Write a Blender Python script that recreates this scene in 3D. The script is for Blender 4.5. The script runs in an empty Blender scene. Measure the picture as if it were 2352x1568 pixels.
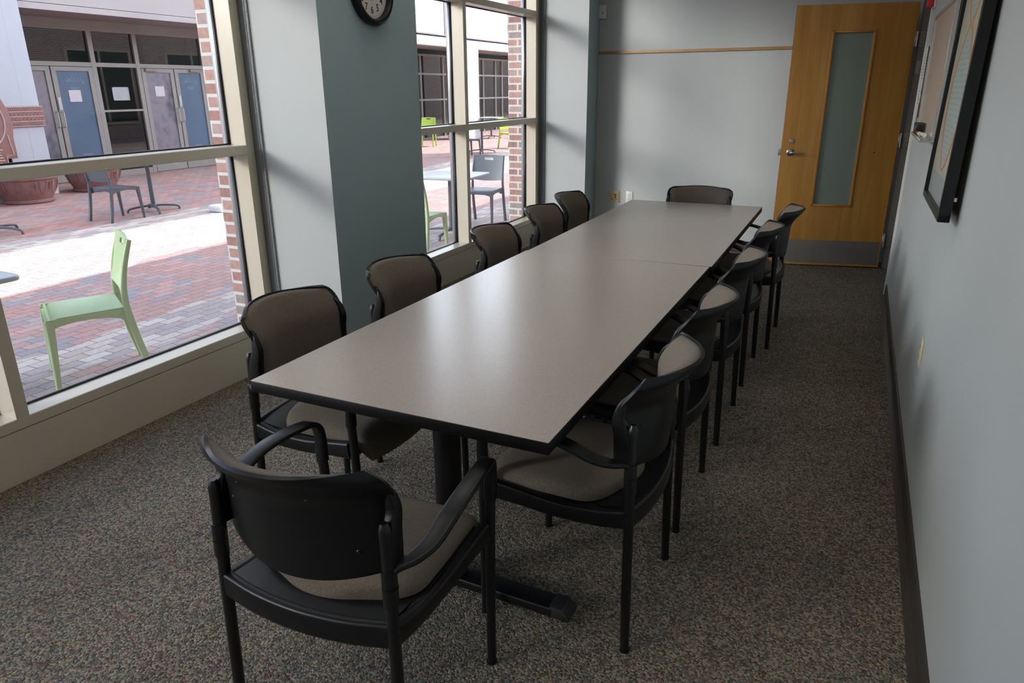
import bpy, bmesh, math, random
from mathutils import Vector, Matrix, Euler
from math import sin, cos, pi, radians as R
random.seed(7)
sc = bpy.context.scene
COL = sc.collection

# ------------------------------------------------------------------ materials
def nt(name):
    m = bpy.data.materials.new(name); m.use_nodes = True
    n = m.node_tree; b = n.nodes['Principled BSDF']
    return m, n, b
def setb(b, col=None, rough=None, metal=None, spec=None, coat=None, sheen=None):
    if col is not None: b.inputs['Base Color'].default_value = (*col, 1)
    if rough is not None: b.inputs['Roughness'].default_value = rough
    if metal is not None: b.inputs['Metallic'].default_value = metal
    if spec is not None: b.inputs['Specular IOR Level'].default_value = spec
    if coat is not None: b.inputs['Coat Weight'].default_value = coat
    if sheen is not None: b.inputs['Sheen Weight'].default_value = sheen
def node(n, t, **kw):
    x = n.nodes.new(t)
    for k, v in kw.items():
        if k in x.inputs: x.inputs[k].default_value = v
        else: setattr(x, k, v)
    return x
def coords(n, kind='Object', scale=(1,1,1), rot=(0,0,0)):
    tc = n.nodes.new('ShaderNodeTexCoord'); mp = n.nodes.new('ShaderNodeMapping')
    mp.inputs['Scale'].default_value = scale; mp.inputs['Rotation'].default_value = rot
    n.links.new(tc.outputs[kind], mp.inputs['Vector']); return mp
def ramp(n, stops, interp='LINEAR'):
    r = n.nodes.new('ShaderNodeValToRGB'); cr = r.color_ramp; cr.interpolation = interp
    while len(cr.elements) < len(stops): cr.elements.new(0.5)
    for e, (p, c) in zip(cr.elements, stops): e.position = p; e.color = (*c, 1)
    return r
def bump(n, b, src, strength=.2, dist=.002):
    bp = n.nodes.new('ShaderNodeBump'); bp.inputs['Strength'].default_value = strength; bp.inputs['Distance'].default_value = dist
    n.links.new(src, bp.inputs['Height']); n.links.new(bp.outputs['Normal'], b.inputs['Normal']); return bp
def plain(name, col, rough=.5, metal=0, spec=.5, var=0.06, vscale=6, bstr=0, bscale=200, bdist=.0005, coat=None, sheen=None):
    """a painted / moulded surface with slight unevenness of tone"""
    m, n, b = nt(name); setb(b, col, rough, metal, spec, coat, sheen)
    mp = coords(n)
    no = node(n, 'ShaderNodeTexNoise', Scale=vscale, Detail=3.0); n.links.new(mp.outputs[0], no.inputs['Vector'])
    lo = tuple(max(0, c*(1-var)) for c in col); hi = tuple(min(1, c*(1+var)) for c in col)
    r = ramp(n, [(.3, lo), (.7, hi)]); n.links.new(no.outputs['Fac'], r.inputs['Fac']); n.links.new(r.outputs['Color'], b.inputs['Base Color'])
    if bstr:
        n2 = node(n, 'ShaderNodeTexNoise', Scale=float(bscale), Detail=2.0); n.links.new(mp.outputs[0], n2.inputs['Vector'])
        bump(n, b, n2.outputs['Fac'], bstr, bdist)
    return m

M = {}
M['wall'] = plain('wall_paint_grey', (.43,.452,.452), .6, var=.02, vscale=3, bstr=.15, bscale=160, bdist=.001)
M['wall_blue'] = plain('wall_paint_blue', (.32,.43,.46), .55, var=.02, vscale=3, bstr=.15, bscale=160, bdist=.001)
M['ceiling'] = plain('ceiling_paint', (.62,.62,.60), .8, var=.02)
M['frame'] = plain('window_frame_paint', (.60,.54,.43), .27, spec=.75, var=.025, vscale=4, bstr=.05, bscale=300)
M['frame_dark'] = plain('glazing_gasket', (.012,.013,.016), .45)
M['frame_metal'] = plain('outer_frame_aluminium', (.62,.64,.66), .3, metal=.7)
M['base'] = plain('cove_base_brown', (.045,.036,.031), .45, var=.08)
M['black'] = plain('black_plastic', (.005,.0054,.0065), .36, spec=.36, var=.1, vscale=20, bstr=.12, bscale=600, bdist=.0003)
M['black_metal'] = plain('black_powder_coat', (.005,.0052,.006), .33, var=.1, bstr=.08, bscale=700, bdist=.0003)
M['rubber'] = plain('black_rubber', (.015,.015,.016), .6)
M['edge'] = plain('table_edge_black', (.003,.003,.004), .42, spec=.22, var=.1)
M['steel'] = plain('satin_steel', (.50,.49,.47), .32, metal=1.0, var=.05)
M['kick'] = plain('brushed_kick_plate', (.36,.345,.32), .45, metal=.6, var=.12, vscale=3)
M['jamb'] = plain('door_frame_paint', (.19,.17,.15), .45, var=.05)
M['white_paint'] = plain('white_trim', (.58,.57,.54), .45, var=.02)
M['cream'] = plain('cream_plastic', (.62,.55,.36), .4, var=.02)
M['tan_plate'] = plain('tan_plate', (.46,.36,.15), .4, var=.04)
M['white_plastic'] = plain('white_plastic', (.66,.66,.63), .35, var=.02)
M['dark_hole'] = plain('dark_hole', (.01,.01,.01), .6)
M['green'] = plain('green_resin', (.46,.60,.33), .30, var=.03, bstr=.05, bscale=500)
M['green_bright'] = plain('lime_resin', (.42,.60,.06), .32, var=.03)
M['grey_resin'] = plain('grey_resin', (.075,.092,.112), .38, var=.08, bstr=.05, bscale=500)
M['table_grey'] = plain('patio_table_top', (.42,.45,.46), .35, var=.05)
M['concrete'] = plain('white_render', (.72,.74,.77), .8, var=.03, vscale=2)
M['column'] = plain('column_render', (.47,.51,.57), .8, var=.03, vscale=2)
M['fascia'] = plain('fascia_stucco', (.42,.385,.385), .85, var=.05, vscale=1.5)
M['side_strip'] = plain('dark_side_strip', (.15,.16,.165), .5)
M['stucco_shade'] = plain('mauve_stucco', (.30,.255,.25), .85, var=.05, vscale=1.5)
M['store_frame'] = plain('storefront_frame', (.30,.285,.265), .45, var=.03)
M['terracotta'] = plain('terracotta', (.25,.125,.115), .65, var=.12, vscale=8, bstr=.2, bscale=60, bdist=.004)
M['terra_light'] = plain('pale_relief', (.50,.36,.33), .65, var=.06)
M['poster_blue'] = plain('blue_door_film', (.085,.14,.22), .35, var=.08, vscale=2)
M['paper'] = plain('paper', (.62,.60,.62), .7, var=.03)
M['red'] = plain('red_enamel', (.50,.025,.02), .35, var=.04)
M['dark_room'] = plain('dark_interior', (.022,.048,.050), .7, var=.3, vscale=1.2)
M['asphalt'] = plain('dark_kerb', (.05,.055,.065), .7, var=.1)
M['clock_face'] = plain('clock_face', (.58,.555,.49), .5, var=.01)
M['ink'] = plain('black_ink', (.03,.028,.026), .6)
M['faint'] = plain('faint_lettering', (.17,.235,.33), .5)
M['grey_ink'] = plain('grey_ink', (.36,.38,.36), .6)
M['roller_chain'] = plain('bead_chain', (.45,.47,.48), .3, metal=.6)
M['wood_strip'] = plain('oak_strip', (.36,.21,.085), .45, var=.15, vscale=14)
M['aluminium'] = plain('aluminium_trim', (.52,.52,.50), .3, metal=.8)

# carpet: looped pile with coloured flecks
def carpet():
    m, n, b = nt('loop_pile_carpet'); setb(b, rough=.95, spec=.15)
    mp = coords(n, 'Object')
    v = node(n, 'ShaderNodeTexVoronoi', Scale=165.0); v.feature = 'F1'; n.links.new(mp.outputs[0], v.inputs['Vector'])
    sep = n.nodes.new('ShaderNodeSeparateColor'); n.links.new(v.outputs['Color'], sep.inputs[0])
    r = ramp(n, [(0,(.050,.045,.039)),(.16,(.105,.096,.084)),(.32,(.165,.150,.130)),(.5,(.075,.078,.074)),(.64,(.205,.18,.150)),
                 (.78,(.12,.105,.088)),(.88,(.115,.042,.034)),(.92,(.05,.088,.068)),(.955,(.055,.065,.105)),(.98,(.20,.155,.065))], 'CONSTANT')
    n.links.new(sep.outputs[0], r.inputs['Fac'])
    big = node(n, 'ShaderNodeTexNoise', Scale=2.5, Detail=3.0); n.links.new(mp.outputs[0], big.inputs['Vector'])
    r2 = ramp(n, [(.3,(1.42,1.34,1.23)),(.7,(1.70,1.60,1.46))]); n.links.new(big.outputs['Fac'], r2.inputs['Fac'])
    mx = n.nodes.new('ShaderNodeMix'); mx.data_type='RGBA'; mx.blend_type='MULTIPLY'; mx.inputs[0].default_value=1
    n.links.new(r.outputs['Color'], mx.inputs[6]); n.links.new(r2.outputs['Color'], mx.inputs[7])
    n.links.new(mx.outputs[2], b.inputs['Base Color'])
    inv = n.nodes.new('ShaderNodeMath'); inv.operation='SUBTRACT'; inv.inputs[0].default_value=1; n.links.new(v.outputs['Distance'], inv.inputs[1])
    bump(n, b, inv.outputs[0], .8, .005)
    return m
M['carpet'] = carpet()
def laminate():
    m, n, b = nt('speckled_laminate'); setb(b, rough=.25, spec=.6)
    mp = coords(n)
    v = node(n, 'ShaderNodeTexNoise', Scale=420.0, Detail=2.0); n.links.new(mp.outputs[0], v.inputs['Vector'])
    r = ramp(n, [(.33,(.325,.272,.236)),(.5,(.365,.308,.270)),(.66,(.405,.345,.305))]); n.links.new(v.outputs['Fac'], r.inputs['Fac'])
    n.links.new(r.outputs['Color'], b.inputs['Base Color'])
    v2 = node(n, 'ShaderNodeTexNoise', Scale=700.0); n.links.new(mp.outputs[0], v2.inputs['Vector']); bump(n, b, v2.outputs['Fac'], .06, .0004)
    return m
M['laminate'] = laminate()
def fabric():
    m, n, b = nt('taupe_upholstery'); setb(b, rough=.85, spec=.2, sheen=.08)
    mp = coords(n)
    v = node(n, 'ShaderNodeTexNoise', Scale=260.0, Detail=3.0); n.links.new(mp.outputs[0], v.inputs['Vector'])
    r = ramp(n, [(.3,(.108,.087,.068)),(.7,(.170,.139,.112))]); n.links.new(v.outputs['Fac'], r.inputs['Fac'])
    n.links.new(r.outputs['Color'], b.inputs['Base Color'])
    w = node(n, 'ShaderNodeTexVoronoi', Scale=420.0); n.links.new(mp.outputs[0], w.inputs['Vector']); bump(n, b, w.outputs['Distance'], .3, .001)
    return m
M['fabric'] = fabric()
def maple():
    m, n, b = nt('maple_veneer'); setb(b, rough=.33, spec=.5, coat=.15)
    mp = coords(n, 'Object', scale=(7, 7, .55))
    a = node(n, 'ShaderNodeTexNoise', Scale=1.6, Detail=4.0, Distortion=.4); n.links.new(mp.outputs[0], a.inputs['Vector'])
    mp2 = coords(n, 'Object', scale=(90, 90, 2.2))
    c = node(n, 'ShaderNodeTexNoise', Scale=1.5, Detail=4.0); n.links.new(mp2.outputs[0], c.inputs['Vector'])
    r = ramp(n, [(.3,(.50,.225,.045)),(.5,(.58,.285,.062)),(.72,(.66,.355,.09))]); n.links.new(a.outputs['Fac'], r.inputs['Fac'])
    r2 = ramp(n, [(.35,(.90,.88,.85)),(.65,(1.05,1.05,1.05))]); n.links.new(c.outputs['Fac'], r2.inputs['Fac'])
    mx = n.nodes.new('ShaderNodeMix'); mx.data_type='RGBA'; mx.blend_type='MULTIPLY'; mx.inputs[0].default_value=1
    n.links.new(r.outputs['Color'], mx.inputs[6]); n.links.new(r2.outputs['Color'], mx.inputs[7]); n.links.new(mx.outputs[2], b.inputs['Base Color'])
    return m
M['maple'] = maple()
M['maple_edge'] = plain('maple_edge', (.42,.17,.03), .4, var=.1)
def glass(name, tint=(1,1,1), ior=1.45, rough=0.0, refl=1.0):
    m = bpy.data.materials.new(name); m.use_nodes = True; n = m.node_tree; n.nodes.clear()
    o = n.nodes.new('ShaderNodeOutputMaterial'); t = node(n, 'ShaderNodeBsdfTransparent'); t.inputs[0].default_value=(*tint,1)
    g = node(n, 'ShaderNodeBsdfGlossy'); g.inputs['Roughness'].default_value = rough
    f = node(n, 'ShaderNodeFresnel', IOR=ior); mx = n.nodes.new('ShaderNodeMixShader')
    k = n.nodes.new('ShaderNodeMath'); k.operation='MULTIPLY'; k.inputs[1].default_value=refl
    n.links.new(f.outputs[0], k.inputs[0]); n.links.new(k.outputs[0], mx.inputs[0]); n.links.new(t.outputs[0], mx.inputs[1]); n.links.new(g.outputs[0], mx.inputs[2])
    n.links.new(mx.outputs[0], o.inputs[0]); return m
M['glass'] = glass('window_glass', (.97,.985,.98))
M['store_glass'] = glass('storefront_glass', (.35,.47,.48), 1.7)
def wired():
    m, n, b = nt('patterned_door_glass'); setb(b, (.25,.31,.27), .28, spec=.6)
    mp = coords(n, 'Object', scale=(1,1,1), rot=(0,R(45),0))
    w = node(n, 'ShaderNodeTexVoronoi', Scale=95.0); w.distance='CHEBYCHEV'; n.links.new(mp.outputs[0], w.inputs['Vector'])
    w.inputs['Randomness'].default_value = 0
    r = ramp(n, [(.15,(.31,.375,.325)),(.5,(.22,.275,.235))]); n.links.new(w.outputs['Distance'], r.inputs['Fac']); n.links.new(r.outputs['Color'], b.inputs['Base Color'])
    bump(n, b, w.outputs['Distance'], .5, .002); return m
M['door_glass'] = wired()
def brick_mat(name, cols, mortar, bw, bh, msz, rot=(0,0,0), scale=1, bands=False, use='Object', bstr=.5):
    m, n, b = nt(name); setb(b, rough=.8, spec=.3)
    mp = coords(n, use, rot=rot)
    br = n.nodes.new('ShaderNodeTexBrick'); br.inputs['Color1'].default_value=(0,0,0,1); br.inputs['Color2'].default_value=(1,1,1,1)
    br.inputs['Mortar'].default_value=(0,0,0,1); br.inputs['Scale'].default_value=1.0; br.inputs['Mortar Size'].default_value=msz; br.inputs['Mortar Smooth'].default_value=.1
    br.inputs['Brick Width'].default_value=bw; br.inputs['Row Height'].default_value=bh; br.inputs['Bias'].default_value=0
    n.links.new(mp.outputs[0], br.inputs['Vector'])
    st = [(i/len(cols), c) for i, c in enumerate(cols)]
    r = ramp(n, st, 'CONSTANT'); n.links.new(br.outputs['Color'], r.inputs['Fac'])
    src = r.outputs['Color']
    if bands:
        # paving laid in bands along the building: pale courses among red ones
        tc = n.nodes.new('ShaderNodeTexCoord'); sp = n.nodes.new('ShaderNodeSeparateXYZ'); n.links.new(tc.outputs['Object'], sp.inputs[0])
        ns = node(n, 'ShaderNodeTexNoise', Scale=1.1, Detail=1.0); n.links.new(tc.outputs['Object'], ns.inputs['Vector'])
        ad = n.nodes.new('ShaderNodeMath'); ad.operation='MULTIPLY_ADD'; ad.inputs[1].default_value=.7; n.links.new(ns.outputs['Fac'], ad.inputs[0]); n.links.new(sp.outputs['X'], ad.inputs[2])
        sn = n.nodes.new('ShaderNodeMapRange'); sn.inputs['From Min'].default_value=-10; sn.inputs['From Max'].default_value=-3; n.links.new(ad.outputs[0], sn.inputs['Value'])
        k = ramp(n, [(0,(0,0,0)),(.16,(.95,)*3),(.50,(.1,)*3),(.70,(.12,)*3),(.765,(.85,)*3),(.84,(.3,)*3),(.90,(.9,)*3)], 'CONSTANT'); n.links.new(sn.outputs[0], k.inputs['Fac'])
        pale = [(.46,.40,.37),(.52,.47,.43),(.60,.56,.52),(.42,.35,.33),(.38,.35,.35),(.56,.50,.45)]
        rp = ramp(n, [(i/len(pale), c) for i, c in enumerate(pale)], 'CONSTANT'); n.links.new(br.outputs['Color'], rp.inputs['Fac'])
        mx = n.nodes.new('ShaderNodeMix'); mx.data_type='RGBA'; n.links.new(k.outputs['Color'], mx.inputs[0]); n.links.new(src, mx.inputs[6]); n.links.new(rp.outputs['Color'], mx.inputs[7])
        src = mx.outputs[2]
    no = node(n, 'ShaderNodeTexNoise', Scale=35.0, Detail=4.0); n.links.new(mp.outputs[0], no.inputs['Vector'])
    rn = ramp(n, [(.3,(.86,.86,.86)),(.7,(1.1,1.1,1.1))]); n.links.new(no.outputs['Fac'], rn.inputs['Fac'])
    m1 = n.nodes.new('ShaderNodeMix'); m1.data_type='RGBA'; m1.blend_type='MULTIPLY'; m1.inputs[0].default_value=1
    n.links.new(src, m1.inputs[6]); n.links.new(rn.outputs['Color'], m1.inputs[7])
    m2 = n.nodes.new('ShaderNodeMix'); m2.data_type='RGBA'; n.links.new(br.outputs['Fac'], m2.inputs[0]); n.links.new(m1.outputs[2], m2.inputs[6]); m2.inputs[7].default_value=(*mortar,1)
    n.links.new(m2.outputs[2], b.inputs['Base Color'])
    iv = n.nodes.new('ShaderNodeMath'); iv.operation='SUBTRACT'; iv.inputs[0].default_value=1; n.links.new(br.outputs['Fac'], iv.inputs[1])
    bump(n, b, iv.outputs[0], bstr, .006); return m
M['paving'] = brick_mat('brick_paving', [(.42,.24,.21),(.48,.29,.26),(.36,.22,.21),(.29,.28,.30),(.44,.26,.23),(.38,.30,.29)], (.14,.125,.125), .205, .1025, .0035, rot=(0,0,R(90)), bands=True)
M['brick'] = brick_mat('red_brick', [(.34,.155,.12),(.42,.21,.165),(.30,.13,.11),(.37,.24,.205),(.40,.18,.14)], (.66,.63,.58), .203, .0677, .011, rot=(R(-90),0,0), bstr=.8)
M['brick_plain'] = M['brick']

# ------------------------------------------------------------------ mesh building
class MB:
    def __init__(s): s.bm = bmesh.new(); s.mats = []
    def mi(s, mat):
        if mat is None: return 0
        if mat not in s.mats: s.mats.append(mat)
        return s.mats.index(mat)
    def add(s, verts, faces, mat=None):
        vs = [s.bm.verts.new(v) for v in verts]; i = s.mi(mat); out = []
        for f in faces:
            try: fc = s.bm.faces.new([vs[k] for k in f]); fc.material_index = i; out.append(fc)
            except ValueError: pass
        return vs, out
    def box(s, lo, hi, bev=0, seg=2, mat=None, mtx=None):
        x0,y0,z0 = lo; x1,y1,z1 = hi
        V = [Vector(p) for p in ((x0,y0,z0),(x1,y0,z0),(x1,y1,z0),(x0,y1,z0),(x0,y0,z1),(x1,y0,z1),(x1,y1,z1),(x0,y1,z1))]
        if mtx: V = [mtx @ v for v in V]
        vs, fs = s.add(V, [(0,3,2,1),(4,5,6,7),(0,1,5,4),(1,2,6,5),(2,3,7,6),(3,0,4,7)], mat)
        if bev:
            es = list({e for f in fs for e in f.edges})
            bmesh.ops.bevel(s.bm, geom=es, offset=bev, segments=seg, affect='EDGES', profile=.5)
        return s
    def prism(s, poly, axis, a, b, bev=0, mat=None, seg=2):
        """closed polygon of 2-D points, extruded along axis from a to b"""
        def P(p, t):
            if axis == 'z': return (p[0], p[1], t)
            if axis == 'y': return (p[0], t, p[1])
            return (t, p[0], p[1])
        k = len(poly); V = [P(p, a) for p in poly] + [P(p, b) for p in poly]
        F = [tuple(range(k)), tuple(reversed(range(k, 2*k)))] + [(i, k+i, k+(i+1) % k, (i+1) % k) for i in range(k)]
        vs, fs = s.add(V, F, mat)
        bmesh.ops.recalc_face_normals(s.bm, faces=fs)
        if bev: bmesh.ops.bevel(s.bm, geom=list({e for f in fs[:2] for e in f.edges}), offset=bev, segments=seg, affect='EDGES', profile=.5)
        return s
    def sweep(s, path, prof, up=(0,0,1), mat=None, cap=True, side=None):
        """prof: list of 2-D points or function(i, t) giving them; first axis is sideways, second is up"""
        P = [Vector(p) for p in path]; n = len(P); rings = []
        up = Vector(up); last = None
        for i in range(n):
            t = (P[min(i+1, n-1)] - P[max(i-1, 0)]).normalized()
            if side is not None:
                sd = Vector(side) - t*Vector(side).dot(t); sd.normalize()
            elif last is None:
                sd = t.cross(up)
                if sd.length < 1e-4: sd = t.cross(Vector((1, 0, 0)))
                sd.normalize()
            else:
                sd = last - t * last.dot(t); sd.normalize()
            last = sd; u2 = sd.cross(t)
            pr = prof(i, i/(n-1)) if callable(prof) else prof
            rings.append([P[i] + sd*a + u2*b for a, b in pr])
        k = len(rings[0]); V = [v for r in rings for v in r]; F = []
        for i in range(n-1):
            for j in range(k):
                F.append((i*k+j, i*k+(j+1) % k, (i+1)*k+(j+1) % k, (i+1)*k+j))
        if cap: F += [tuple(reversed(range(k))), tuple((n-1)*k+j for j in range(k))]
        vs, fs = s.add(V, F, mat); bmesh.ops.recalc_face_normals(s.bm, faces=fs); return s
    def tube(s, path, r, seg=12, mat=None, up=(0,0,1)):
        rr = r if callable(r) else (lambda t: r)
        return s.sweep(path, lambda i, t: [(rr(t)*cos(2*pi*j/seg), rr(t)*sin(2*pi*j/seg)) for j in range(seg)], up, mat)
    def lathe(s, prof, c=(0,0,0), seg=24, mat=None, mtx=None, close=True):
        V = []; F = []; k = len(prof)
        for i in range(seg):
            a = 2*pi*i/seg
            for (r, z) in prof: V.append(Vector((c[0]+r*cos(a), c[1]+r*sin(a), c[2]+z)))
        if mtx: V = [mtx @ v for v in V]
        for i in range(seg):
            for j in range(k-1):
                a, b = i*k+j, ((i+1) % seg)*k+j
                F.append((a, b, b+1, a+1))
        vs, fs = s.add(V, F, mat)
        if close:
            for j in (0, k-1):
                if prof[j][0] > 1e-6:
                    try: f = s.bm.faces.new([vs[i*k+j] for i in range(seg)]); f.material_index = s.mi(mat); fs.append(f)
                    except ValueError: pass
        bmesh.ops.remove_doubles(s.bm, verts=vs, dist=1e-6)
        fs = [f for f in fs if f.is_valid]; bmesh.ops.recalc_face_normals(s.bm, faces=fs); return s
    def grid(s, fn, nu, nv, mat=None, skip=None):
        V = [Vector(fn(-1+2*i/nu, j/nv)) for j in range(nv+1) for i in range(nu+1)]; F = []
        for j in range(nv):
            for i in range(nu):
                if skip and skip(i, j): continue
                a = j*(nu+1)+i; F.append((a, a+1, a+nu+2, a+nu+1))
        return s.add(V, F, mat)
    def shell(s, fn, nu, nv, th, mat=None, skip=None):
        """a sheet with real thickness"""
        vs, fs = s.grid(fn, nu, nv, mat, skip)
        loose = [v for v in vs if not v.link_faces]; bmesh.ops.delete(s.bm, geom=loose, context='VERTS')
        bmesh.ops.recalc_face_normals(s.bm, faces=fs)
        bmesh.ops.solidify(s.bm, geom=fs, thickness=th); return s
    def pillow(s, fn, nu, nv, mat=None):
        """fn(u, v, side) for side 0 / 1 meeting at the rim"""
        A = [[s.bm.verts.new(fn(-1+2*i/nu, j/nv, 0)) for i in range(nu+1)] for j in range(nv+1)]
        B = [[s.bm.verts.new(fn(-1+2*i/nu, j/nv, 1)) for i in range(nu+1)] for j in range(nv+1)]
        k = s.mi(mat); fs = []
        for j in range(nv):
            for i in range(nu):
                fs.append(s.bm.faces.new((A[j][i], A[j][i+1], A[j+1][i+1], A[j+1][i])))
                fs.append(s.bm.faces.new((B[j][i], B[j+1][i], B[j+1][i+1], B[j][i+1])))
        rim = [(0, i) for i in range(nu)] + [(j, nu) for j in range(nv)] + [(nv, nu-i) for i in range(nu)] + [(nv-j, 0) for j in range(nv)]
        for q in range(len(rim)):
            a, b = rim[q], rim[(q+1) % len(rim)]
            fs.append(s.bm.faces.new((A[a[0]][a[1]], B[a[0]][a[1]], B[b[0]][b[1]], A[b[0]][b[1]])))
        for f in fs: f.material_index = k
        bmesh.ops.recalc_face_normals(s.bm, faces=fs); return s
    def text(s, body, size, mtx, mat=None, depth=.0008, align='CENTER', bold=0):
        c = bpy.data.curves.new('lettering', 'FONT'); c.body = body; c.size = size; c.extrude = depth; c.align_x = align; c.align_y = 'CENTER'
        c.resolution_u = 3; c.offset = bold
        o = bpy.data.objects.new('lettering', c); COL.objects.link(o)
        me = bpy.data.meshes.new_from_object(o); bpy.data.objects.remove(o)
        s.add([mtx @ v.co for v in me.vertices], [tuple(p.vertices) for p in me.polygons], mat)
        bpy.data.meshes.remove(me); return s
    def build(s, name, mat, parent=None, smooth=True, angle=38):
        if not s.mats: s.mats = [mat]
        elif mat is not None and mat not in s.mats: s.mats[0:0] = []
        me = bpy.data.meshes.new(name)
        for f in s.bm.faces: f.smooth = smooth
        if smooth:
            s.bm.edges.ensure_lookup_table()
            for e in s.bm.edges:
                if len(e.link_faces) == 2:
                    try: e.smooth = e.calc_face_angle(0) < R(angle)
                    except Exception: pass
        s.bm.to_mesh(me); s.bm.free()
        for m in s.mats: me.materials.append(m)
        o = bpy.data.objects.new(name, me); COL.objects.link(o)
        if parent: o.parent = parent
        return o
def bez(pts, n=24):
    """smooth curve through points (Catmull-Rom)"""
    P = [Vector(p) for p in pts]; P = [P[0]*2-P[1]] + P + [P[-1]*2-P[-2]]; out = []
    segs = len(P)-3; per = max(2, n//segs)
    for i in range(segs):
        a, b, c, d = P[i:i+4]
        for k in range(per):
            t = k/per
            out.append(.5*((2*b)+(c-a)*t+(2*a-5*b+4*c-d)*t*t+(3*b-a-3*c+d)*t**3))
    out.append(P[-2]); return out
def rrect(w, h, r=None, n=3):
    r = min(w, h)*.45 if r is None else r; out = []
    for cx, cy, a0 in ((w/2-r, h/2-r, 0), (-w/2+r, h/2-r, 90), (-w/2+r, -h/2+r, 180), (w/2-r, -h/2+r, 270)):
        for k in range(n+1): a = R(a0+90*k/n); out.append((cx+r*cos(a), cy+r*sin(a)))
    return out
def tag(o, label=None, cat=None, group=None, kind=None):
    if label: o['label'] = label
    if cat: o['category'] = cat
    if group: o['group'] = group
    if kind: o['kind'] = kind
    return o
def empty(name, loc=(0,0,0), rz=0):
    o = bpy.data.objects.new(name, None); COL.objects.link(o); o.location = loc; o.rotation_euler = (0, 0, rz); o.empty_display_size = .1; return o
def struct(name, mb, mat, parent=None):
    o = mb.build(name, mat, parent, smooth=False)
    if parent is None: o['kind'] = 'structure'
    return o
def copy_tree(o, parent=None):
    c = o.copy(); COL.objects.link(c); c.parent = parent
    for ch in [x for x in COL.objects if x.parent == o]: copy_tree(ch, c)
    return c

# ------------------------------------------------------------------ room shell
XW = -2.93; XP = -2.44; YB = 7.20; YR0 = -2.6; ZC = 3.0; G = -.20
def wx(y): return .343 - .0055*y           # the right-hand wall
XWO = -3.36                                # outside face of the brick
m = MB(); m.box((XW-.12, YR0-.1, -.12), (1.9, YB+.2, 0)); floor_o = struct('floor', m, M['carpet'])
m = MB(); m.box((-3.3, YR0-.1, ZC), (1.9, YB+.2, ZC+.15)); struct('ceiling', m, M['ceiling'])
m = MB(); m.box((-3.1, YB, 0), (1.9, YB+.15, ZC)); struct('wall_back', m, M['wall'])
m = MB(); m.box((-3.1, YR0-.15, 0), (1.9, YR0, ZC)); struct('wall_front', m, M['wall'])
# right wall with the doorway between y 6.0 and 6.99
YD0, YD1, ZD = 6.0, 6.99, 2.155
m = MB()
for (ya, yb, za, zb) in ((YR0, YD0, 0, ZC), (YD1, YB, 0, ZC), (YD0, YD1, ZD, ZC)):
    V = [(wx(ya), ya, za), (wx(yb), yb, za), (wx(yb)+.13, yb, za), (wx(ya)+.13, ya, za), (wx(ya), ya, zb), (wx(yb), yb, zb), (wx(yb)+.13, yb, zb), (wx(ya)+.13, ya, zb)]
    m.add(V, [(0,1,2,3),(4,7,6,5),(0,4,5,1),(1,5,6,2),(2,6,7,3),(3,7,4,0)])
o = struct('wall_right', m, M['wall'])
# hallway beyond the doorway
m = MB(); m.box((1.75, 4.5, 0), (1.85, YB+.1, ZC)); struct('wall_hallway', m, M['wall'])
m = MB(); m.box((wx(4.5)+.13, 4.4, 0), (1.85, 4.5, ZC)); struct('wall_hallway_end', m, M['wall'])
# baseboard along the right wall
m = MB()
P = [(0,0),(-.028,0),(-.030,.006),(-.018,.016),(-.010,.028),(-.008,.10),(-.003,.104),(0,.104)]
ya, yb = YR0, YD0-.055
V = [(wx(y)+a, y, z) for y in (ya, yb) for a, z in P]; k = len(P)
m.add(V, [tuple(range(k)), tuple(reversed(range(k, 2*k)))] + [(i, k+i, k+(i+1) % k, (i+1) % k) for i in range(k)]); struct('baseboard_right', m, M['base'])
m = MB(); m.box((XP, YB-.012, 0), (.2, YB, .104), .002); struct('baseboard_back', m, M['base'])

# pillars: grey returns, blue faces
def pillar(name, y0, y1):
    m = MB(); m.box((-3.06, y0, 0), (XP, y1, ZC))
    o = struct(name, m, M['wall']); o.data.materials.append(M['wall_blue'])
    for p in o.data.polygons:
        if p.normal.x > .9: p.material_index = 1
pillar('wall_pillar', 3.012, 3.893); pillar('wall_corner_pillar', 6.885, YB)

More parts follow.
